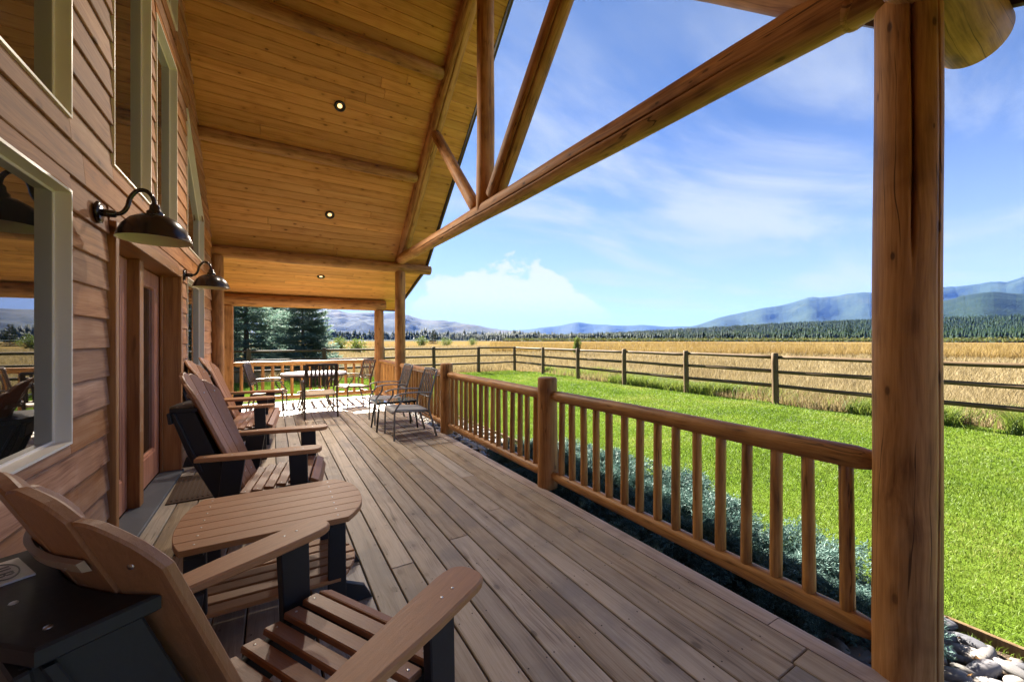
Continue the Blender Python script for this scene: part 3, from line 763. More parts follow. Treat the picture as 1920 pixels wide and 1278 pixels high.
def adirondack(label, loc, rz, width=.0, double=False, plaque=False):
    t = thing('adirondack_settee' if double else 'adirondack_chair', label, 'settee' if double else 'chair', (*loc, 0), rz, group='brown and black slatted porch seating')
    ext = .37 if double else 0.0      # widening to each side
    def A(p): return (p[0], p[1] + math.copysign(ext, p[1]))
    for s in (-1, 1):
        slab_obj('arm', [A(p) for p in arm_pts(s, .02)], .612, .642, .006, POLY, t)
        y = s * (.355 + ext)
        # front leg, raking slightly
        slab_obj('front_leg', [(.225, 0), (.325, 0), (.310, .612), (.195, .612)], y - .017, y + .017, .004, BLACK, t, to3d=lambda a, b, d: (a, d, b))
        slab_obj('rear_leg', [(-.25, .02), (-.15, .02), (-.065, .6115), (-.195, .6115)], y - s * .035 - .016, y - s * .035 + .016, .003, BLACK, t, to3d=lambda a, b, d: (a, d, b))
        # side stringer from seat front to floor behind
        y2 = s * (.285 + ext)
        slab_obj('side_rail', [(.34, .25), (.36, .345), (.30, .385), (-.13, .315), (-.44, .10), (-.47, .0), (-.33, .0), (-.10, .165), (.20, .25)], y2 - .017, y2 + .017, .004, BLACK, t, to3d=lambda a, b, d: (a, d, b))
        # back upright carrying the crosspiece and the rear end of the arm
        y3 = s * (.185 + ext)
        slab_obj('back_upright', [(-.16, .14), (-.135, .26), (-.275, .62), (-.385, .911), (-.525, .911), (-.42, .60), (-.24, .24)], y3 - .016, y3 + .016, .004, BLACK, t, to3d=lambda a, b, d: (a, d, b))
    hw = .345 + ext
    # crosspiece hugging the curved back, with a lip along its rear edge
    hc = .222 if not double else .68
    fr = []
    for yy in np.linspace(-hc, hc, 19 if not double else 41):
        q = yy / .245 if not double else (abs(yy) - .345) / .245
        q = max(-1.0, min(1.0, q)); fr.append((barrel(q, .93).x - .017, yy))
    slab_obj('crosspiece', fr + [(-.515, hc), (-.545, hc * .6), (-.555, 0), (-.545, -hc * .6), (-.515, -hc)], .912, .942, .004, BLACK, t)
    board('crosspiece_lip', (.022, hc * 2 - .02, .075), (-.520, 0, .872), BLACK, t, rot=(0, R(-8), 0))
    slab_obj('back_panel', [(-hc + .01, .50), (hc - .01, .50), (hc - .005, .905), (-hc + .005, .905)], -.009, .009, .003, BLACK, t, loc=(-.15, 0, 0), to3d=lambda a, b_, d: (d - (b_ - .0) * .385, a, b_))
    board('lower_back_rail', (.03, hw * 2 - .30, .09), (-.17, 0, .33), BLACK, t, rot=(0, R(-18), 0))
    for s in ((-1, 1) if double else (0,)): fan_back(t, s * .345)
    # seat slats, dipping to the back and rolling over the front
    prof = [(.375, .335, 62), (.350, .382, 25), (.285, .396, 4), (.212, .389, -7), (.139, .378, -9), (.066, .366, -9), (-.007, .354, -9), (-.080, .342, -9)]
    for i, (px, pz, a) in enumerate(prof):
        board('seat_slat', (.060 if i else .05, (.285 + ext) * 2 + .035, .024), (px, 0, pz), POLYY, t, rot=(0, R(-a) if a < 0 else R(a), 0), bev=.004)
    board('front_apron', (.022, (.285 + ext) * 2 - .04, .09), (.325, 0, .30), BLACK, t)
    if double:
        slab_obj('arm', [(-.30, -.09), (.28, -.10), (.34, -.06), (.355, 0), (.34, .06), (.28, .10), (-.30, .09)], .612, .642, .006, POLY, t)
        slab_obj('front_leg', [(.215, 0), (.300, 0), (.275, .612), (.150, .612)], -.017, .017, .004, BLACK, t, to3d=lambda a, b, d: (a, d, b))
    if plaque:
        pl = board('name_plaque', (.062, .118, .004), (-.487, .120, .9445), PLAQUE, t, bev=.001)
        ring = [[(.021 * k * math.sin(a) , .046 * k * math.cos(a), zz) for a in np.linspace(0, 2 * math.pi, 29)[:-1]] for k, zz in ((1.0, .0022), (1.0, .0032), (.90, .0032), (.90, .0022))]
        rings_obj('emblem_ring', ring, INK, pl)
        def stroke(x0, y0, sx, sy): board('emblem_stroke', (sx, sy, .001), (x0, y0, .0026), INK, pl, bev=.0002)
        stroke(0, .022, .024, .004); stroke(0, .008, .024, .004); stroke(-.010, .015, .003, .012)
        stroke(0, -.010, .024, .004); stroke(.010, -.017, .003, .012); stroke(0, -.016, .003, .010); stroke(-.010, -.017, .003, .012); stroke(.005, -.023, .008, .004); stroke(-.005, -.023, .008, .004)
    def scr(x_, y_, z_): lathe('screw', [(.001, .0014), (.0042, .0012), (.0052, 0), (.001, -.001)], STEEL, t, n=8, loc=(x_, y_, z_))
    for s in (-1, 1):
        for x_, y_ in ((.235, .372), (.285, .372), (-.13, .372), (-.28, .372)): scr(x_, s * (y_ + ext + .01), .642)
        for (px, pz, a) in prof[2:]: scr(px, s * (.272 + ext), pz + .0122)
    for (px, py) in ((-.49, -.17), (-.50, -.03)):
        lathe('screw', [(.001, .0022), (.0055, .0018), (.0065, 0), (.001, -.001)], STEEL, t, n=8, loc=(px, py, .942))
    return t
adirondack('brown slatted Adirondack chair with black frame, nearest, cut by the bottom edge', (.03, 1.318), R(30.5), plaque=True)
adirondack('brown slatted Adirondack chair with black frame, behind the small oval side table', (-.04, 3.55), R(-9))
adirondack('two-seat slatted Adirondack settee with black frame, beyond the second chair near the wall', (-.33, 6.22), R(-4), double=True)

# side table with oval ends and a lower shelf
def side_table():
    t = thing('side_table', 'small brown slatted side table with oval ends between two Adirondack chairs', 'table', (.0, 2.47, 0), R(-1))
    N = 7; hw = .315; sw = hw * 2 / N
    def endx(y, b=.46): return .335 + (b - .335) * max(0.0, 1 - (abs(y) / hw) ** 2.6)
    for i in range(N):
        y0, y1 = -hw + i * sw + .0005, -hw + (i + 1) * sw - .0005
        ys = np.linspace(y0, y1, 5)
        pts = [(endx(y, .44), y) for y in ys] + [(-endx(y, .395), y) for y in ys[::-1]]
        slab_obj('top_slat', pts, .477, .505, .0025, POLY, t)
    for sx_ in (-1, 1):
        for i in range(N): lathe('screw', [(.001, .0012), (.004, .001), (.005, 0), (.001, -.001)], STEEL, t, n=8, loc=(sx_ * .29, -hw + (i + .5) * sw, .505))
    N2 = 6; h2 = .26; s2 = h2 * 2 / N2
    for i in range(N2):
        y0, y1 = -h2 + i * s2 + .008, -h2 + (i + 1) * s2 - .008
        ys = np.linspace(y0, y1, 5)
        f_ = lambda y: .30 + .11 * max(0.0, 1 - (abs(y) / h2) ** 2)
        pts = [(f_(y), y) for y in ys] + [(-f_(y), y) for y in ys[::-1]]
        slab_obj('shelf_slat', pts, .150, .172, .004, POLY, t)
    for sx_ in (-1, 1):
        for sy_ in (-1, 1):
            slab_obj('leg', [(-.045, 0), (.045, 0), (.04, .477), (-.04, .477)], -.016, .016, .004, BLACK, t, loc=(sx_ * .29, sy_ * .235, 0), to3d=lambda a, b, d: (a, d, b))
        board('top_batten', (.07, .56, .03), (sx_ * .29, 0, .461), BLACK, t)
        board('shelf_batten', (.06, .47, .028), (sx_ * .29, 0, .135), BLACK, t)
    for sy_ in (-1, 1):
        slab_obj('foot', [(.30, 0), (.47, 0), (.43, .075), (.33, .12)], -.016, .016, .003, BLACK, t, loc=(0, sy_ * .235 - sy_ * .035, 0), to3d=lambda a, b, d: (a, d, b))
    return t
side_table()
# doormat
dm = thing('doormat', 'dark woven doormat on the deck before the right door leaf', 'doormat', (-.575, 4.78, 0), R(2))
board('mat_backing', (.43, .80, .010), (0, 0, .0075), COIR, dm, bev=.003)
for i in range(11): board('mat_rib', (.018, .72, .006), (-.18 + i * .036, 0, .0155), COIR, dm, bev=.002)

# ================================================================== METAL CHAIRS AND TABLES
def metal_chair(label, loc, rz, frame, sling, nsl=8, group=None, seat_z=.43, sw=.0165):
    """armchair facing +x: two tubular side frames, flat arms, vertical-slat back, slung seat"""
    t = thing('patio_armchair', label, 'chair', (*loc, 0), rz, group=group)
    w = .265
    for s in (-1, 1):
        y = s * w
        # front leg sweeping back up to the arm
        tube_obj('front_leg', smoothpath([(.265, y, 0), (.262, y, .22), (.255, y, seat_z - .02), (.215, y, seat_z + .06), (.155, y, seat_z + .14), (.145, y, .628)], 4), .0125, frame, t, n=8)
        tube_obj('rear_leg', smoothpath([(-.345, y, 0), (-.285, y, .22), (-.235, y, seat_z - .04), (-.235, y, seat_z + .10), (-.285, y * .98, .70), (-.355, y * .96, .95)], 4), .0155, frame, t, n=8)
        tube_obj('arm', smoothpath([(-.27, y, .635), (-.10, y, .648), (.10, y, .648), (.225, y, .632), (.262, y, .612)], 4), .012, frame, t, n=10, flat=(.024, .010))
        tube_obj('seat_rail', [(.245, y * .96, seat_z - .01), (-.22, y * .96, seat_z - .045)], .011, frame, t, n=8)
    tube_obj('back_top_rail', [(-.352, -w * .97, .945), (-.365, 0, .955), (-.352, w * .97, .945)], .015, frame, t, n=10, flat=(.010, .022))
    tube_obj('back_bottom_rail', [(-.262, -w, .56), (-.272, 0, .555), (-.262, w, .56)], .011, frame, t, n=8)
    for i in range(nsl):
        y = -w * .86 + i * (2 * w * .86) / (nsl - 1)
        tube_obj('back_slat', smoothpath([(-.270, y, .555), (-.288, y, .70), (-.330, y, .85), (-.358, y, .95)], 3), .01, frame, t, n=6, flat=(sw, .006))
    # slung seat
    pts = []
    xs = np.linspace(.285, -.23, 9); ys = np.linspace(-.245, .245, 7)
    rows = []
    for x_ in xs:
        sag = .018
        rows.append([(x_, y, seat_z + .010 - (.285 - x_) * .075 - sag * (1 - (y / .245) ** 2) * (1 - ((x_ - .03) / .26) ** 2) - (.05 * max(0, (x_ - .25) / .035) ** 2)) for y in ys])
    V = [p for r in rows for p in r]; n = len(ys); F = [(i * n + j, i * n + j + 1, (i + 1) * n + j + 1, (i + 1) * n + j) for i in range(len(xs) - 1) for j in range(n - 1)]
    so = link('seat', mesh('seat', V, F), sling, t, smooth=True); md = so.modifiers.new('thick', 'SOLIDIFY'); md.thickness = .018; md.offset = 0
    tube_obj('stretcher', [(-.25, -w, .30), (-.25, w, .30)], .008, frame, t, n=8)
    return t
GB = 'grey metal armchairs by the long railing'; GD = 'brown metal armchairs round the dining table'
metal_chair('grey metal slat-back armchair by the long railing, the nearer of two', (1.70, 5.79), R(180), GREYTUBE, GREYSLING, 7, GB, seat_z=.41, sw=.0125)
metal_chair('grey metal slat-back armchair by the long railing, the farther of two', (1.70, 6.95), R(178), GREYTUBE, GREYSLING, 7, GB, seat_z=.41, sw=.0125)
metal_chair('brown slat-back armchair with its back to the viewer before the white table', (.75, 8.14), R(90), BROWNTUBE, TANSLING, 8, GD)
metal_chair('brown slat-back armchair left of the white table, facing right', (-.06, 8.72), R(-8), BROWNTUBE, TANSLING, 8, GD)
metal_chair('brown slat-back armchair right of the white table, facing left', (1.50, 9.05), R(196), BROWNTUBE, TANSLING, 8, GD)
# dining table: oval white top on a metal base
t = thing('dining_table', 'white oval dining table on metal legs at the far end of the porch', 'table', (.73, 8.95, 0))
pts = [(.60 * math.cos(a), .52 * math.sin(a)) for a in np.linspace(0, 2 * math.pi, 41)[:-1]]
slab_obj('table_top', pts, .70, .728, .006, WHITETOP, t)
rings_obj('top_rim', [[(k * x_, k * y_, z_) for x_, y_ in pts] for k, z_ in ((.985, .672), (1.0, .672), (1.0, .699), (.985, .699))], BROWNTUBE, t)
for a in (45, 135, 225, 315):
    ca, sa = math.cos(R(a)), math.sin(R(a))
    tube_obj('leg', smoothpath([(.42 * ca, .38 * sa, 0), (.34 * ca, .31 * sa, .20), (.30 * ca, .27 * sa, .42), (.40 * ca, .36 * sa, .68)], 4), .016, BROWNTUBE, t)
tube_obj('stretcher_ring', [(.31 * math.cos(a), .28 * math.sin(a), .34) for a in np.linspace(0, 2 * math.pi, 25)], .009, BROWNTUBE, t)
# low glass side table between the grey chairs
t = thing('glass_side_table', 'low black side table with glass top between the two grey armchairs', 'table', (1.66, 6.37, 0))
board('table_top', (.62, .36, .012), (0, 0, .437), GLASSTOP, t, bev=.003)
rings_obj('top_frame', [[(x_ * (.31 + o_), y_ * (.18 + o_), z_) for x_, y_ in ((-1, -1), (1, -1), (1, 1), (-1, 1))] for o_, z_ in ((.002, .412), (.012, .412), (.012, .440), (.002, .440))], IRON, t)
for sx_ in (-1, 1):
    for sy_ in (-1, 1):
        tube_obj('leg', [(sx_ * .315, sy_ * .19, 0), (sx_ * .27, sy_ * .15, .412)], .014, IRON, t, n=8)

# ================================================================== FENCE
fence = thing('rail_fence', 'weathered three-rail wooden fence round the lawn, turning a corner', 'fence')
FX, FY = 11.30, 18.45
ys_ = [FY - 2.62 * i for i in range(12)]
xs_ = [11.30, 9.10, 6.72, 4.30, 1.86, -.76, -3.3, -5.8, -8.3]
FP = {}
def fpost(x, y):
    k = rr.randrange(3)
    if k not in FP:
        v, f = log_mesh(1.75, .084, .078, n=14, seg=6, wob=.05, seed=900 + k); FP[k] = mesh('fence_post', v, f); FP[k].materials.append(FENCE)
        FP[k].polygons.foreach_set('use_smooth', [True] * len(FP[k].polygons))
    o = link('fence_post', FP[k], None, fence); o.location = (x, y, GZ - .42 + rr.uniform(-.02, .02)); o.rotation_euler = (R(rr.uniform(-1, 1)), R(rr.uniform(-1, 1)), rr.uniform(0, 6.28))
for y in ys_: fpost(FX, y)
for x in xs_[1:]: fpost(x, FY)
for zr in (.94, .555, .165):
    for a, b_ in zip(ys_, ys_[1:]):
        log('fence_rail', (FX + .03, b_, zr + rr.uniform(-.02, .02)), (FX + .03, a, zr + rr.uniform(-.02, .02)), .050, .043, FENCE, fence, n=12, seg=5, wob=.08)
    for a, b_ in zip(xs_, xs_[1:]):
        log('fence_rail', (b_, FY + .03, zr + rr.uniform(-.02, .02)), (a, FY + .03, zr + rr.uniform(-.02, .02)), .050, .043, FENCE, fence, n=12, seg=5, wob=.08)

# ================================================================== GRASS
def blades(name, P, h, w, lean, mat, parent=None, kind='stuff'):
    """P (N,3) roots; one bent two-segment blade each (quad + tip)"""
    N = len(P); a = rng.uniform(0, 2 * np.pi, N); b = rng.uniform(0, 2 * np.pi, N)
    side = np.stack([np.cos(a), np.sin(a), np.zeros(N)], 1) * (w[:, None] / 2)
    ld = np.stack([np.cos(b), np.sin(b), np.zeros(N)], 1) * (h * lean)[:, None]
    up = np.zeros((N, 3)); up[:, 2] = h
    v = np.stack([P - side, P + side, P + up * .55 + ld * .30 + side * .75, P + up * .55 + ld * .30 - side * .75, P + up * .96 + ld], 1).reshape(-1, 3)
    i = np.arange(N)[:, None] * 5
    quads = i + np.array([[0, 1, 2, 3]]); 
    f3 = np.concatenate([i + np.array([[0, 1, 2]]), i + np.array([[0, 2, 3]]), i + np.array([[3, 2, 4]])])
    return link(name, bigmesh(name, v, f3), mat, parent, kind=kind)
def noise2(x, y, s, seed=0):
    r = np.random.default_rng(seed); out = np.zeros_like(x)
    for k in range(5):
        a = r.uniform(0, 6.28); f = s * r.uniform(.6, 1.8); out += np.sin((x * np.cos(a) + y * np.sin(a)) * f + r.uniform(0, 6.28))
    return out / 5
def lawn_right(y): return 11.55 + .28 * np.sin(y * .9) + .2 * np.sin(y * 2.3 + 1)
# lawn
n = 900000
x = rng.uniform(3.36, 11.8, n); y = rng.uniform(-1.2, 18.7, n)
d = np.hypot(x, y); keep = rng.random(n) < np.clip((4.6 / d) ** 1.5, .06, 1)
keep &= inframe(x, y, np.full(n, GZ), 200) & (x < lawn_right(y) + .05)
x, y = x[keep], y[keep]; d = np.hypot(x, y)
pn = noise2(x, y, 1.6, 3)
hh = (.026 + .016 * rng.random(len(x))) * (1 + .25 * pn); hh *= np.where(x < 3.55, 1.35, 1)
ww = .0042 * np.maximum(1, d / 4.2)
LAWNLEAF = leafmat('lawn_blades', ((.034, .066, .007), (.078, .132, .011), (.118, .172, .019), (.200, .205, .052)), trans=.42, posscale=1.1, patch=1.5, rw=.38)
blades('grass', np.stack([x, y, np.full(len(x), GZ)], 1), hh, ww, rng.uniform(.2, 1.0, len(x)), LAWNLEAF)
# far side lawn seen beyond the end railing
n = 60000
x = rng.uniform(-6, 3.4, n); y = rng.uniform(10.9, 18.6, n); k = inframe(x, y, np.full(n, GZ), 100); x, y = x[k], y[k]
blades('grass', np.stack([x, y, np.full(len(x), GZ)], 1), rng.uniform(.04, .06, len(x)), np.full(len(x), .016), rng.uniform(.2, 1, len(x)), LAWNLEAF)

# dry meadow beyond the fence
DRY = leafmat('dry_grass', ((.125, .092, .040), (.190, .145, .066), (.250, .195, .096), (.310, .250, .140)), trans=.35, posscale=.25, rough=.7, patch=.5)
n = 1500000
rad = 11.0 * np.exp(rng.uniform(0, np.log(9.5), n)); azm = rng.uniform(R(-24), R(92), n)
x, y = rad * np.sin(azm), rad * np.cos(azm)
k = ((x > lawn_right(y) + .0) | (y > 18.75 + .2 * np.sin(x * 1.1))) & inframe(x, y, np.full(n, .1), 60) & (y < 90)
x, y, rad = x[k], y[k], rad[k]
k = rng.random(len(x)) < np.clip(.55 * (14 / rad) ** .35, .1, 1)
x, y, rad = x[k][:230000], y[k][:230000], rad[k][:230000]
pn = noise2(x, y, .5, 8)
hh = rng.uniform(.22, .52, len(x)) * (1 + .35 * pn); edge_d = np.minimum(np.where(x > 11, x - lawn_right(y), 9), 9); hh *= np.clip(.35 + edge_d * .35, .35, 1)
blades('dry_grass', np.stack([x, y, np.full(len(x), GZ - .01)], 1), hh, .010 * np.maximum(1, rad / 11), rng.uniform(.1, .6, len(x)), DRY)
# tall tawny weeds across the middle of the meadow
TAWNY = leafmat('tawny_weeds', ((.130, .080, .026), (.195, .125, .038), (.255, .180, .055), (.290, .225, .085)), trans=.35, posscale=.06, rough=.7, patch=.5)
n = 120000
rad = 48 + 80 * rng.random(n) ** 1.5; azm = rng.uniform(R(28), R(92), n); x, y = rad * np.sin(azm), rad * np.cos(azm)
k = inframe(x, y, np.full(n, .1), 60); x, y, rad = x[k], y[k], rad[k]
blades('tawny_weeds', np.stack([x, y, np.full(len(x), GZ - .01)], 1), rng.uniform(.5, 1.15, len(x)) * (1 + .35 * noise2(x, y, .15, 5)), .030 * rad / 45, rng.uniform(.1, .5, len(x)), TAWNY)
# green weeds left standing along the fence
WEED = leafmat('fence_weeds', ((0.031, 0.058, 0.008), (0.082, 0.129, 0.017), (0.163, 0.204, 0.034), (0.272, 0.258, 0.068)), trans=.45, posscale=1.6)
n = 60000
x = rng.normal(11.95, .38, n); y = rng.uniform(-1, 17, n); k = (noise2(x * .6, y, 1.1, 12) > -.02) & (x > 11.25); x, y = x[k], y[k]
x2 = rng.normal(12.9, .7, 9000); y2 = rng.uniform(-1, 16, 9000); x, y = np.concatenate([x, x2]), np.concatenate([y, y2])
k = inframe(x, y, np.full(len(x), .1), 60); x, y = x[k], y[k]
blades('weeds', np.stack([x, y, np.full(len(x), GZ)], 1), rng.uniform(.12, .42, len(x)) * (1 + .6 * noise2(x, y, 1.1, 12)), np.full(len(x), .014), rng.uniform(.2, .9, len(x)), WEED)

# ================================================================== PLANTING BED
def edging(y0, y1):
    o = board('lawn_edging', (.022, y1 - y0, .11), (3.405, (y0 + y1) / 2, GZ + .015), FENCE, None)
    tag(o, 'thin brown edging board between the lawn and the stone bed', 'edging'); return o
edging(-3, 10.6)
# river stones
STONE = None
def stonemat():
    m, gg, b, out = newmat('river_stone')
    tc = gg.n('ShaderNodeTexCoord').outputs['Object']; oi = gg.n('ShaderNodeObjectInfo').outputs['Random']
    n1 = gg.noise(tc, 9, 5, .6); n2 = gg.noise(tc, 80, 3, .6)
    col = gg.ramp(oi, [(0, (.07, .07, .08)), (.2, (.15, .145, .145)), (.4, (.21, .185, .16)), (.6, (.11, .11, .125)), (.8, (.25, .23, .20)), (1, (.16, .14, .12))])
    hs = gg.n('ShaderNodeHueSaturation'); gg.link(col, hs.inputs['Color']); gg.put(hs.inputs['Value'], gg.math('ADD', .62, gg.math('MULTIPLY', gg.math('ADD', n1, gg.math('MULTIPLY', n2, .35)), .58)))
    gg.link(hs.outputs[0], b.inputs['Base Color']); b.inputs['Roughness'].default_value = .6
    bu = gg.n('ShaderNodeBump'); bu.inputs['Strength'].default_value = .25; bu.inputs['Distance'].default_value = .004
    gg.link(n2, bu.inputs['Height']); gg.link(bu.outputs[0], b.inputs['Normal']); return m
STONE = stonemat()
def stone_mesh(seed):
    bm = bmesh.new(); bmesh.ops.create_icosphere(bm, subdivisions=3, radius=1.0); r = random.Random(seed)
    ph = [(Vector((r.uniform(-1, 1), r.uniform(-1, 1), r.uniform(-1, 1))).normalized(), r.uniform(1.2, 2.6), r.uniform(0, 6.28), r.uniform(.04, .11)) for _ in range(7)]
    for v in bm.verts:
        k = 1 + sum(a * math.sin(v.co.dot(q) * f + p) for q, f, p, a in ph); v.co *= k
    me = bpy.data.meshes.new('stone'); bm.to_mesh(me); bm.free(); me.materials.append(STONE)
    me.polygons.foreach_set('use_smooth', [True] * len(me.polygons)); return me
SM = [stone_mesh(i) for i in range(5)]
def stone(x, y, s, zoff=0.0):
    o = link('river_stone', rr.choice(SM)); a = rr.uniform(1.0, 2.1)
    o.scale = (s * a, s * rr.uniform(.75, 1.0), s * rr.uniform(.5, .75)); o.rotation_euler = (R(rr.uniform(-18, 18)), R(rr.uniform(-18, 18)), rr.gauss(R(-55), .6))
    o.location = (x, y, GZ + s * .38 + zoff)
    return o
def scatter(x0, x1, y0, y1, smin, smax, n, sep):
    pts = []
    for _ in range(n * 30):
        s = rr.uniform(smin, smax); p = (rr.uniform(x0, x1), rr.uniform(y0, y1))
        if all((p[0] - q[0]) ** 2 + (p[1] - q[1]) ** 2 > (sep * (s + q[2])) ** 2 for q in pts): pts.append((*p, s))
        if len(pts) >= n: break
    return pts
for (x, y, s) in scatter(2.42, 3.34, -.1, 1.25, .035, .082, 110, .80):
    tag(stone(x, y, s), 'smooth river stone in the bed at the foot of the nearest log post', 'stone', 'river stones at the foot of the nearest post')
for (x, y, s) in scatter(2.36, 3.34, 4.3, 7.6, .035, .075, 150, .85):
    tag(stone(x, y, s), 'pale river stone in the bed seen under the middle of the long railing', 'stone', 'river stones under the middle of the railing')
# smaller pebbles that fill the bed between them
pv, pf = [], []
bmx = bmesh.new(); bmesh.ops.create_icosphere(bmx, subdivisions=1, radius=1.0); bv = np.array([v.co[:] for v in bmx.verts]); bfc = np.array([[v.index for v in f.verts] for f in bmx.faces]); bmx.free()
n = 5200; px = rng.uniform(2.26, 3.36, n); py = rng.uniform(-.3, 10.6, n); ps = rng.uniform(.009, .028, n)
sc3 = np.stack([ps * rng.uniform(1, 1.6, n), ps * rng.uniform(.8, 1.1, n), ps * rng.uniform(.5, .8, n)], 1); ra = rng.uniform(0, 6.28, n)
vv = bv[None] * sc3[:, None] * (1 + .15 * rng.standard_normal((n, len(bv), 1)))
vx = vv[..., 0] * np.cos(ra)[:, None] - vv[..., 1] * np.sin(ra)[:, None] + px[:, None]; vy = vv[..., 0] * np.sin(ra)[:, None] + vv[..., 1] * np.cos(ra)[:, None] + py[:, None]
vz = vv[..., 2] + (GZ + ps * .4)[:, None]
me = bigmesh('pebbles', np.stack([vx, vy, vz], 2).reshape(-1, 3), (bfc[None] + (np.arange(n) * len(bv))[:, None, None]).reshape(-1, 3))
PEB = leafmat('pebble', ((.07, .065, .06), (.13, .115, .10), (.19, .17, .145), (.26, .235, .205)), trans=0.0, posscale=3, rough=.7)
link('pebbles', me, PEB, None, smooth=True, kind='stuff')
# a few dry leaves caught in the bed
n = 420; px = np.concatenate([rng.normal(2.84, .09, 170), rng.uniform(2.3, 3.36, 250)]); py = np.concatenate([rng.normal(1.40, .10, 170), rng.uniform(-.1, 9, 250)])
pz = GZ + rng.uniform(.03, .09, n); a = rng.uniform(0, 6.28, n); s_ = rng.uniform(.006, .016, n)
dx, dy = np.cos(a) * s_, np.sin(a) * s_
V = np.stack([np.stack([px - dx, py - dy, pz + rng.uniform(-.01, .01, n)], 1), np.stack([px - dy * .5, py + dx * .5, pz + rng.uniform(-.008, .015, n)], 1), np.stack([px + dx, py + dy, pz + rng.uniform(-.01, .01, n)], 1), np.stack([px + dy * .5, py - dx * .5, pz + rng.uniform(-.008, .015, n)], 1)], 1).reshape(-1, 3)
F = (np.arange(n)[:, None] * 4 + np.array([[0, 1, 2, 3]]))
link('dry_leaves', bigmesh('dry_leaves', V, F), leafmat('dry_leaf', ((.22, .10, .03), (.42, .22, .07), (.60, .38, .15)), trans=.35, posscale=4), None, kind='stuff')

# junipers
JUN = leafmat('juniper', ((.022, .055, .048), (.052, .106, .092), (.092, .160, .138), (.145, .225, .192)), trans=.25, posscale=2.2)
def tufts(P, D, L, W, k, spread, rg):
    """fans of k narrow leaves at points P along directions D"""
    N = len(P); out = []
    for j in range(k):
        d_ = D + rg.normal(0, spread, (N, 3)); d_ /= np.linalg.norm(d_, axis=1)[:, None]
        s = np.cross(d_, rg.normal(0, 1, (N, 3))); s /= np.linalg.norm(s, axis=1)[:, None] + 1e-6
        l = (L * rg.uniform(.65, 1.15, N))[:, None]; w = W * rg.uniform(.7, 1.2, N)[:, None]
        b0 = P + rg.normal(0, .004, (N, 3))
        out.append(np.stack([b0 - s * w * .35, b0 + d_ * l * .5 + s * w * .5, b0 + d_ * l, b0 + d_ * l * .45 - s * w * .5], 1))
    return np.concatenate(out).reshape(-1, 3)
def juniper_mesh(seed):
    rg = np.random.default_rng(seed); Rr = .50
    # arching stems radiate from the crown; foliage sprays ride along them
    P, D = [], []
    for s in range(64):
        a = rg.uniform(0, 6.28); ln = Rr * rg.uniform(.55, 1.25); hgt = rg.uniform(.14, .42) ; 
        t_ = np.linspace(.25, 1, 26) ** .8
        x = np.cos(a + .4 * (t_ - .5) * rg.uniform(-1, 1)) * ln * t_; y = np.sin(a) * ln * t_; z = hgt * np.sin(np.minimum(t_ * 1.9, 2.0)) * (1 - .15 * t_) + .03
        c_ = np.stack([x, y, z], 1); t3 = np.gradient(c_, axis=0); t3 /= np.linalg.norm(t3, axis=1)[:, None]
        for q in range(9):
            P.append(c_ + rg.normal(0, .034, c_.shape)); D.append(t3 * .7 + np.array([0, 0, .55]) + rg.normal(0, .35, c_.shape))
    P, D = np.concatenate(P), np.concatenate(D); P[:, 2] = np.maximum(P[:, 2], .02); D /= np.linalg.norm(D, axis=1)[:, None]
    V = tufts(P, D, np.full(len(P), .040), .0062, 4, .45, rg)
    return bigmesh('foliage', V, np.arange(len(V)).reshape(-1, 4))
JM = [juniper_mesh(i) for i in (1, 2, 3)]
JSTEM = plain('juniper_bark', (.10, .06, .04), rough=.9)
JL = [(2.95, 1.42, .95), (2.86, 2.02, 1.05), (3.10, 2.45, .95), (2.84, 2.72, .90), (3.00, 3.15, 1.05), (2.84, 3.60, .90), (3.02, 3.92, 1.0), (2.86, 4.45, .80), (2.70, 1.62, .68), (3.00, .92, .58), (2.66, 1.18, .58), (2.82, 1.12, .60), (2.60, 2.15, .58), (2.60, 2.52, .58), (2.62, 2.98, .60), (2.60, 3.38, .58), (2.62, 3.84, .60), (2.60, 4.22, .56), (2.58, 1.84, .54)]
jr = sorted(q[1] for q in JL)
for i, (x, y, s) in enumerate(JL):
    ordn = 'first second third fourth fifth sixth seventh eighth ninth tenth eleventh twelfth thirteenth fourteenth fifteenth sixteenth seventeenth eighteenth nineteenth twentieth'.split()[jr.index(y)]
    t = thing('juniper', 'low blue-green juniper in the bed by the railing, %s from the near log post' % ordn, 'shrub', (x, y, GZ + .01), rr.uniform(0, 6.28), 'blue-green junipers under the near railing')
    t.scale = (s, s, s * (.78 + .18 * rr.random()))
    link('foliage', JM[i % 3], JUN, t)
    for a in range(5):
        q = a * 1.257 + .3
        tube_obj('stem', smoothpath([(0, 0, -.02), (.10 * math.cos(q), .10 * math.sin(q), .09), (.28 * math.cos(q + .2), .28 * math.sin(q + .2), .17)], 3), .012, JSTEM, t, n=6)

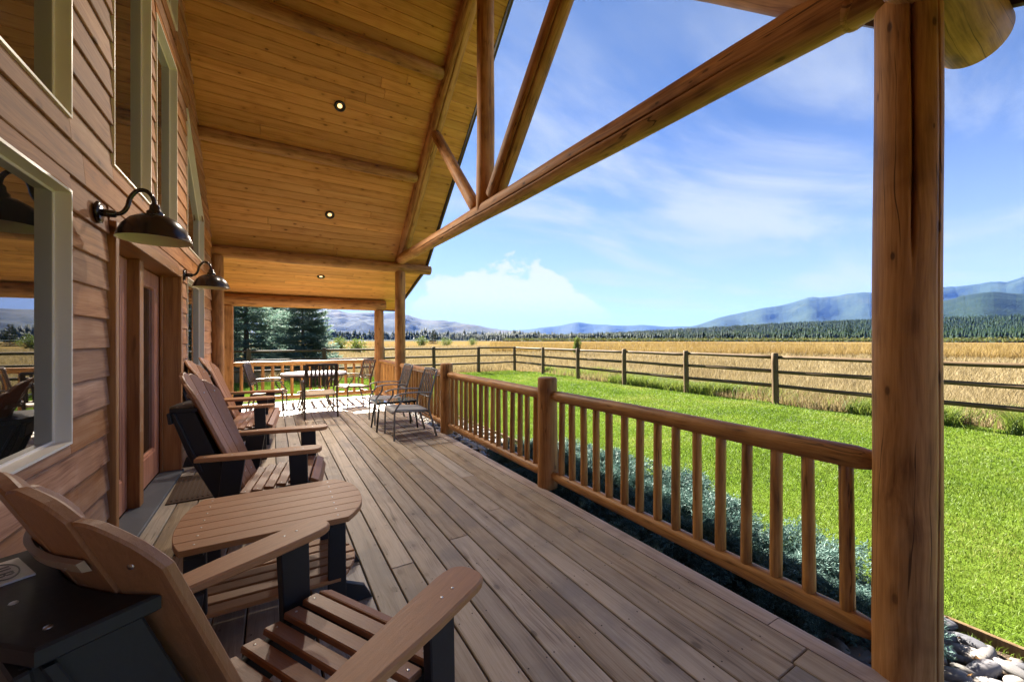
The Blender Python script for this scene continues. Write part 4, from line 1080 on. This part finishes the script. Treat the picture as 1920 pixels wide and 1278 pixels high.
# ================================================================== TREES
BARK = plain('spruce_bark', (.09, .06, .045), rough=.9, var=.6, scale=12)
SPRUCE = leafmat('spruce_needles', ((.042, .085, .066), (.090, .160, .125), (.155, .235, .180), (.26, .33, .23)), trans=.55, posscale=.9)
def spruce(label, loc, H, Rb, seed, name='spruce_tree', whorls=36, per=12, sprig=.12, mat=SPRUCE, group=None, nt=9):
    rg = np.random.default_rng(seed); t = thing(name, label, 'tree', loc, rr.uniform(0, 6), group)
    tube_obj('trunk', [(0, 0, -.2), (0, 0, H * .3), (.02, .01, H * .65), (0, 0, H * .97)], .02, BARK, t, n=8)
    tr = t.children[0].data
    for v in tr.vertices:
        k = max(.12, 1 - v.co.z / H) * H * .020 / .02; v.co.x *= k; v.co.y *= k
    P, D, Lm = [], [], []
    for w in range(whorls):
        f = (w + rg.uniform(-.3, .3)) / whorls; z = H * (.045 + .93 * f ** .92)
        ln = Rb * (1 - f) ** .82 + .10
        for b in range(max(4, int(per * (1 - .55 * f)))):
            a = rg.uniform(0, 6.28); L = ln * rg.uniform(.72, 1.12)
            ns = max(4, int(L / (sprig * .55)))
            s = np.linspace(.12, 1, ns)
            droop = -.16 * L * s + .22 * L * s ** 2.2 * (.6 + .5 * f) + L * .30 * f * s
            c_ = np.stack([np.cos(a) * L * s, np.sin(a) * L * s, z + droop], 1)
            fwd = np.array([np.cos(a), np.sin(a), .10]); lat = np.array([-np.sin(a), np.cos(a), 0])
            for side in (-1, 1):
                for kk in range(nt // 3):
                    tl = (1 - s * .75) * L * .38 * (kk + .4) / (nt / 3)
                    P.append(c_ + lat * side * tl[:, None] + fwd * tl[:, None] * .55 + rg.normal(0, 1, c_.shape) * np.array([.03, .03, .05]) - np.array([0, 0, 1]) * tl[:, None] * .16)
                    D.append(np.repeat((fwd * .75 + lat * side * .55 + np.array([0, 0, .12]))[None], ns, 0)); Lm.append(np.full(ns, sprig))
            P.append(c_); D.append(np.repeat(fwd[None], ns, 0)); Lm.append(np.full(ns, sprig))
    P, D, Lm = np.concatenate(P), np.concatenate(D), np.concatenate(Lm)
    V = tufts(P, D, Lm, sprig * .26, 3, .30, rg)
    link('crown', bigmesh('crown', V, np.arange(len(V)).reshape(-1, 4)), mat, t)
    return t
def at(u, zc, z=GZ):
    r_ = (u - 960) / 745; return (zc * (CS + r_ * CC), zc * (CC - r_ * CS), z)
spruce('tall blue spruce beyond the far fence, right of the spruce pair', at(568, 20.5), 5.6, 1.70, 1)
spruce('broad blue spruce beyond the far fence, left of the single spruce', at(462, 21.5), 8.2, 1.95, 2, per=12)
spruce('blue spruce farthest left behind the corner timber post', at(398, 24), 9.0, 2.2, 5)
spruce('slim green spruce standing between the two larger blue spruces', at(516, 27), 6.2, 1.25, 9)
# far single conifers against the forest edge
FARC = leafmat('far_conifer', ((.010, .022, .008), (.020, .040, .014), (.038, .060, .022), (.060, .080, .030)), trans=.15, spec=.05, posscale=.2)
for u, zc, H, lab in ((1497, 330, 11.5, 'small dark pine standing alone at the edge of the meadow'), (1592, 290, 13.0, 'light green conifer left of the near log post at the meadow edge'),
                      (813, 150, 5.5, 'dark young conifer beyond the far fence, left of the fence corner'), (1868, 300, 9.0, 'round green tree behind the low ranch house')):
    spruce(lab, at(u, zc), H, H * .30, int(u), name='pine_tree', whorls=16, per=8, sprig=H * .05, mat=FARC, nt=6)
# leafy shrubs in the meadow
BUSH = leafmat('bush_leaves', ((0.033, 0.061, 0.008), (0.077, 0.121, 0.017), (0.143, 0.187, 0.033), (0.220, 0.242, 0.066)), trans=.4, posscale=.6)
def bush(label, loc, H, Rb, seed, tall=False):
    rg = np.random.default_rng(seed); t = thing('leafy_bush', label, 'bush', loc, 0, 'yellow-green bushes in the meadow')
    P, D = [], []
    for s in range(26):
        a = rg.uniform(0, 6.28); sp = rg.uniform(.1, 1) * Rb; top = H * (1 - .45 * (sp / Rb) ** 2) * rg.uniform(.75, 1.05)
        t_ = np.linspace(.12, 1, 34); c_ = np.stack([np.cos(a) * sp * t_ ** .8, np.sin(a) * sp * t_ ** .8, top * t_], 1)
        P.append(c_ + rg.normal(0, Rb * .12, c_.shape)); d_ = rg.normal(0, .6, c_.shape) + np.array([np.cos(a) * .5, np.sin(a) * .5, .4]); D.append(d_)
    P, D = np.concatenate(P), np.concatenate(D); D /= np.linalg.norm(D, axis=1)[:, None]
    V = tufts(P, D, np.full(len(P), H * .085), H * .035, 4, .5, rg)
    link('foliage', bigmesh('foliage', V, np.arange(len(V)).reshape(-1, 4)), BUSH, t)
    for a in range(4): tube_obj('stem', [(0, 0, -.1), (math.cos(a * 1.6) * Rb * .25, math.sin(a * 1.6) * Rb * .25, H * .6)], H * .012, BARK, t, n=6)
for i, (u, zc, H, Rb, lab) in enumerate(((668, 46, 1.9, 1.5, 'yellow-green bush seen between the spruce and the corner log post'), (790, 95, 2.4, 2.0, 'pale green bush just right of the second log post beyond the fence'),
        (835, 100, 2.1, 2.3, 'low yellow-green bush beside the young conifer'), (885, 110, 1.9, 2.6, 'pale bush behind the fence left of the corner'), (1082, 38, 1.85, .45, 'tall leafy weed poking above the fence right of the corner'),
        (640, 60, 2.0, 1.8, 'small bush at the meadow edge right of the tall spruce'), (430, 44, 2.8, 2.4, 'bush low behind the leftmost spruce'))):
    bush(lab, at(u, zc), H, Rb, 40 + i)

# ranch house far across the meadow
rh = thing('ranch_house', 'low brown ranch house far across the meadow at the right edge', 'house', at(1868, 265), R(60))
WALLB = plain('far_wall', (.16, .09, .06), rough=.8); ROOFB = plain('far_roof', (.30, .24, .22), rough=.7)
board('wall', (20, 8, 2.6), (0, 0, 1.2), WALLB, rh, bev=.05); board('wall', (8, 10, 2.8), (-7, -2, 1.3), WALLB, rh, bev=.05)
for (px_, py_, L_, Wd, z0, h_) in ((0, 0, 22, 10, 2.5, 1.9), (-7, -2, 9.6, 12, 2.6, 2.3)):
    v, f = ring_mesh([[(px_ + sx_, py_ - Wd / 2, z0), (px_ + sx_, py_ + Wd / 2, z0), (px_ + sx_, py_, z0 + h_)] for sx_ in (-L_ / 2, L_ / 2)]); link('roof', mesh('roof', v, f), ROOFB, rh)
for i in range(5): board('window', (1.4, .12, 1.1), (-3 + i * 3.0, -4.05, 1.5), GLASS, rh, bev=.01)

# ================================================================== FOREST AND HILLS
def interp(tab, x): return np.interp(x, [t_[0] for t_ in tab], [t_[1] for t_ in tab])
def u2az(u): return math.degrees(math.atan((u - 960) / 745.0)) + math.degrees(YAW)
def hillmat(name, cols, scale, patch, pfac):
    m, gg, b, out = newmat(name)
    pos = gg.n('ShaderNodeNewGeometry').outputs['Position']
    n1 = gg.noise(pos, scale, 8, .62, .4); n2 = gg.noise(pos, scale * .35, 4, .55, .8); n3 = gg.noise(pos, scale * 9, 4, .6)
    col = gg.ramp(gg.math('ADD', gg.math('MULTIPLY', n1, .6), gg.math('MULTIPLY', n3, .4)), [(.36, cols[0]), (.5, cols[1]), (.64, cols[2])])
    col = gg.mix(gg.smooth(gg.math('ADD', gg.math('MULTIPLY', n2, .7), gg.math('MULTIPLY', n1, .3)), .50, .60, 0, pfac), col, (*patch, 1))
    gg.link(col, b.inputs['Base Color']); b.inputs['Roughness'].default_value = .95; b.inputs['Specular IOR Level'].default_value = .05
    bu = gg.n('ShaderNodeBump'); bu.inputs['Strength'].default_value = .8; bu.inputs['Distance'].default_value = 12
    gg.link(n3, bu.inputs['Height']); gg.link(bu.outputs[0], b.inputs['Normal'])
    return m
DRYHILL = hillmat('dry_mountain', ((.012, .019, .013), (.022, .028, .020), (.040, .037, .027)), .0016, (.085, .066, .048), .35)
FORHILL = hillmat('forested_mountain', ((.010, .018, .011), (.017, .028, .016), (.026, .038, .020)), .0030, (.045, .052, .03), .30)
NEARHILL = hillmat('near_forest_hill', ((.004, .010, .006), (.009, .018, .010), (.016, .027, .014)), .009, (.03, .038, .018), .25)
def mountain(name, tab, D, mat, seed, depth=.30, rough=.16, ext=((-1.5, 0), (1.5, 0)), na=420, nr=60):
    """tab: (pixel u, pixel height of the crest above the horizon) -> real ridge at distance D"""
    T = [(u2az(u), h) for u, h in tab]
    azs = np.linspace(T[0][0], T[-1][0], na)
    rg = np.random.default_rng(seed)
    zc = D * np.cos(np.radians(azs) - YAW)
    Hc = np.array([h for h in interp(T, azs)]) / 745.0 * zc + 2
    ph = rg.uniform(0, 6.28, 12)
    rows = []
    for j in range(nr):
        t_ = j / (nr - 1) * 1.6                     # 1.0 = crest
        prof = np.sin(np.clip(t_, 0, 1) * np.pi / 2) ** 1.25 if t_ <= 1 else 1 - .9 * ((t_ - 1) / .6) ** 1.3
        dist = D * (1 - depth * (1 - t_))
        ar = np.radians(azs); gx, gy = dist * np.sin(ar), dist * np.cos(ar)
        gul = sum((1 - 2 * np.abs(noise2(gx, gy, 6.28 / (D * .30 / 2 ** k), seed * 10 + k))) * .55 ** k for k in range(5)) - .9
        w_ = rough * min(1, t_ * 3) * max(0, 1 - t_ ** 3) if t_ < 1 else rough * .3
        fin = .010 * noise2(azs * 20, azs * 7, 1.0, seed) + .008 * noise2(azs * 60, azs * 31, 1.0, seed + 1)
        z = Hc * (prof * (1 + fin * .6) + gul * w_) + (GZ - 2)
        dd = dist * (1 + .02 * np.sin(azs * 1.3 + ph[11]))
        a = np.radians(azs); rows.append(np.stack([dd * np.sin(a), dd * np.cos(a), np.maximum(z, GZ - 3)], 1))
    V = np.concatenate(rows); i, j = np.meshgrid(np.arange(nr - 1), np.arange(na - 1), indexing='ij'); i, j = i.ravel(), j.ravel()
    F = np.stack([i * na + j, i * na + j + 1, (i + 1) * na + j + 1, (i + 1) * na + j], 1)[:, ::-1]
    return link(name, bigmesh(name, V, F), mat, None, smooth=True, kind='structure')
mountain('far_hills', [(700, 10), (900, 16), (960, 17), (1000, 20), (1040, 25), (1085, 32), (1110, 29), (1150, 26), (1200, 27), (1260, 24), (1310, 24), (1400, 22), (1700, 26), (2300, 30)], 9300, FORHILL, 4, depth=.16, rough=.06)
mountain('left_mountain', [(-900, 90), (-100, 95), (200, 80), (420, 66), (520, 58), (600, 52), (680, 49), (720, 48), (765, 45), (790, 39), (815, 34), (860, 31), (900, 26), (940, 17), (985, 13), (1040, 9), (1110, 4), (1160, 0)], 5200, DRYHILL, 11, depth=.30, rough=.22)
mountain('right_ridge', [(1230, 8), (1310, 28), (1348, 39), (1392, 50), (1441, 59), (1479, 68), (1517, 75), (1537, 75), (1567, 81), (1590, 85), (1634, 85), (1700, 88), (1764, 93), (1816, 101), (1856, 105), (1889, 102), (1920, 112), (2100, 116), (2600, 112), (4200, 100)], 7000, FORHILL, 21, depth=.34, rough=.07)
mountain('forested_hill', [(1560, 8), (1650, 38), (1710, 54), (1765, 69), (1803, 79), (1866, 85), (1920, 84), (2050, 80), (2400, 88), (4000, 80)], 3100, NEARHILL, 31, depth=.42, rough=.05)
# low wooded rise behind the meadow
hm = [(-40, 3), (25, 4), (31, 5), (41.7, 10), (55.6, 24), (66, 34), (73.5, 38), (83, 38), (115, 36)]
def rise(az_deg, d): 
    t_ = np.clip((d - 360) / 800, 0, 1); return GZ + interp(hm, az_deg) * t_ * t_ * (3 - 2 * t_)
A = np.linspace(5, 112, 180); Dd = np.linspace(345, 1500, 26)
aa, dd = np.meshgrid(A, Dd); zz = np.where(dd > 1250, rise(aa, dd) * (1500 - dd) / 250 + (GZ - .3) * (dd - 1250) / 250, rise(aa, dd)) - .05
V = np.stack([dd * np.sin(np.radians(aa)), dd * np.cos(np.radians(aa)), zz], 2).reshape(-1, 3)
i, j = np.meshgrid(np.arange(25), np.arange(179), indexing='ij'); i, j = i.ravel(), j.ravel()
link('wooded_rise', bigmesh('wooded_rise', V, np.stack([i * 180 + j, i * 180 + j + 1, (i + 1) * 180 + j + 1, (i + 1) * 180 + j], 1)[:, ::-1]), NEARHILL, None, smooth=True, kind='structure')
def conifers(name, azd, d, z, h, seed, mat):
    """a wood that reads as one mass: each tree three ragged skirts round a stem line"""
    rg = np.random.default_rng(seed); N = len(azd); x, y = d * np.sin(np.radians(azd)), d * np.cos(np.radians(azd))
    Vs, Fs = [], []; base = 0; K = 7
    for tier, (z0, z1, r0) in enumerate(((.06, .52, 1.0), (.30, .78, .72), (.56, 1.0, .44))):
        a = np.linspace(0, 2 * np.pi, K + 1)[:-1][None] + rg.uniform(0, 6.28, (N, 1))
        rr_ = (h * .21 * r0)[:, None] * rg.uniform(.6, 1.3, (N, K)); zb = (z + h * z0)[:, None] + rg.uniform(-.05, .05, (N, K)) * h[:, None]
        ring = np.stack([x[:, None] + rr_ * np.cos(a), y[:, None] + rr_ * np.sin(a), zb], 2)
        tip = np.stack([x, y, z + h * z1], 1)[:, None]
        v = np.concatenate([ring, tip], 1).reshape(-1, 3); Vs.append(v)
        i = np.arange(N)[:, None, None] * (K + 1); q = np.arange(K)
        Fs.append((i + np.stack([q, (q + 1) % K, np.full(K, K)], 1)[None]).reshape(-1, 3) + base); base += len(v)
    return link(name, bigmesh(name, np.concatenate(Vs), np.concatenate(Fs)), mat, None, kind='stuff')
FOREST = leafmat('forest', ((.004, .010, .006), (.008, .017, .009), (.013, .025, .012), (.022, .034, .015)), trans=.05, spec=.03, posscale=.010)
n = 34000; azd = rng.uniform(12, 96, n); d = 350 + 880 * rng.random(n) ** 1.25
d = np.where(azd < 30, d + 500 * (30 - azd) / 18, d)
k = d < 1240; azd, d = azd[k], d[k]
conifers('forest', azd, d, rise(azd, d) - .5, rng.uniform(3.5, 9.0, len(d)) * (1 + .3 * noise2(azd * 3, d * .02, 1.0, 9)), 3, FOREST)
n = 9000; azd = rng.uniform(-26, 36, n); d = rng.uniform(620, 1700, n)
conifers('far_forest', azd, d, np.full(n, GZ - .5), rng.uniform(7, 19, n) * (1 + .3 * noise2(azd * 2, d * .01, 1.0, 6)), 4, FOREST)
# paler deciduous scrub at the foot of the wood
n = 2200; azd = rng.uniform(30, 92, n); d = rng.uniform(318, 350, n); x, y = d * np.sin(np.radians(azd)), d * np.cos(np.radians(azd))
P = np.repeat(np.stack([x, y, np.full(n, GZ)], 1), 8, 0); P += rng.normal(0, 1, P.shape) * np.array([1.2, 1.2, .6]); P[:, 2] = np.abs(P[:, 2] - GZ) + .4
V = tufts(P, np.repeat(np.array([[0, 0, 1.]]), len(P), 0), np.full(len(P), 1.3), .7, 1, .7, rng)
link('scrub', bigmesh('scrub', V, np.arange(len(V)).reshape(-1, 4)), leafmat('scrub', ((.04, .06, .014), (.08, .09, .022), (.15, .13, .04)), trans=.3, spec=.05, posscale=.05), None, kind='stuff')

# ================================================================== HAZE
HAZE_DENSITY = 3.2e-5
v, f = ring_mesh([[(-10100, -9100, z), (10500, -9100, z), (10500, 10500, z), (-10100, 10500, z)] for z in (GZ - 6, 780.0)])
hz = mesh('haze', v, f); bm = bmesh.new(); bm.from_mesh(hz); bmesh.ops.recalc_face_normals(bm, faces=bm.faces); bm.to_mesh(hz); bm.free()
hm_ = bpy.data.materials.new('haze_air'); hm_.use_nodes = True; nt_ = hm_.node_tree; nt_.nodes.clear(); gg = G(nt_)
o_ = gg.n('ShaderNodeOutputMaterial'); pv_ = gg.n('ShaderNodeVolumePrincipled'); gg.link(pv_.outputs[0], o_.inputs['Volume'])
pv_.inputs['Color'].default_value = (.15, .34, 1.0, 1); pv_.inputs['Density'].default_value = HAZE_DENSITY; pv_.inputs['Anisotropy'].default_value = .0
link('haze', hz, hm_, None, kind='stuff')
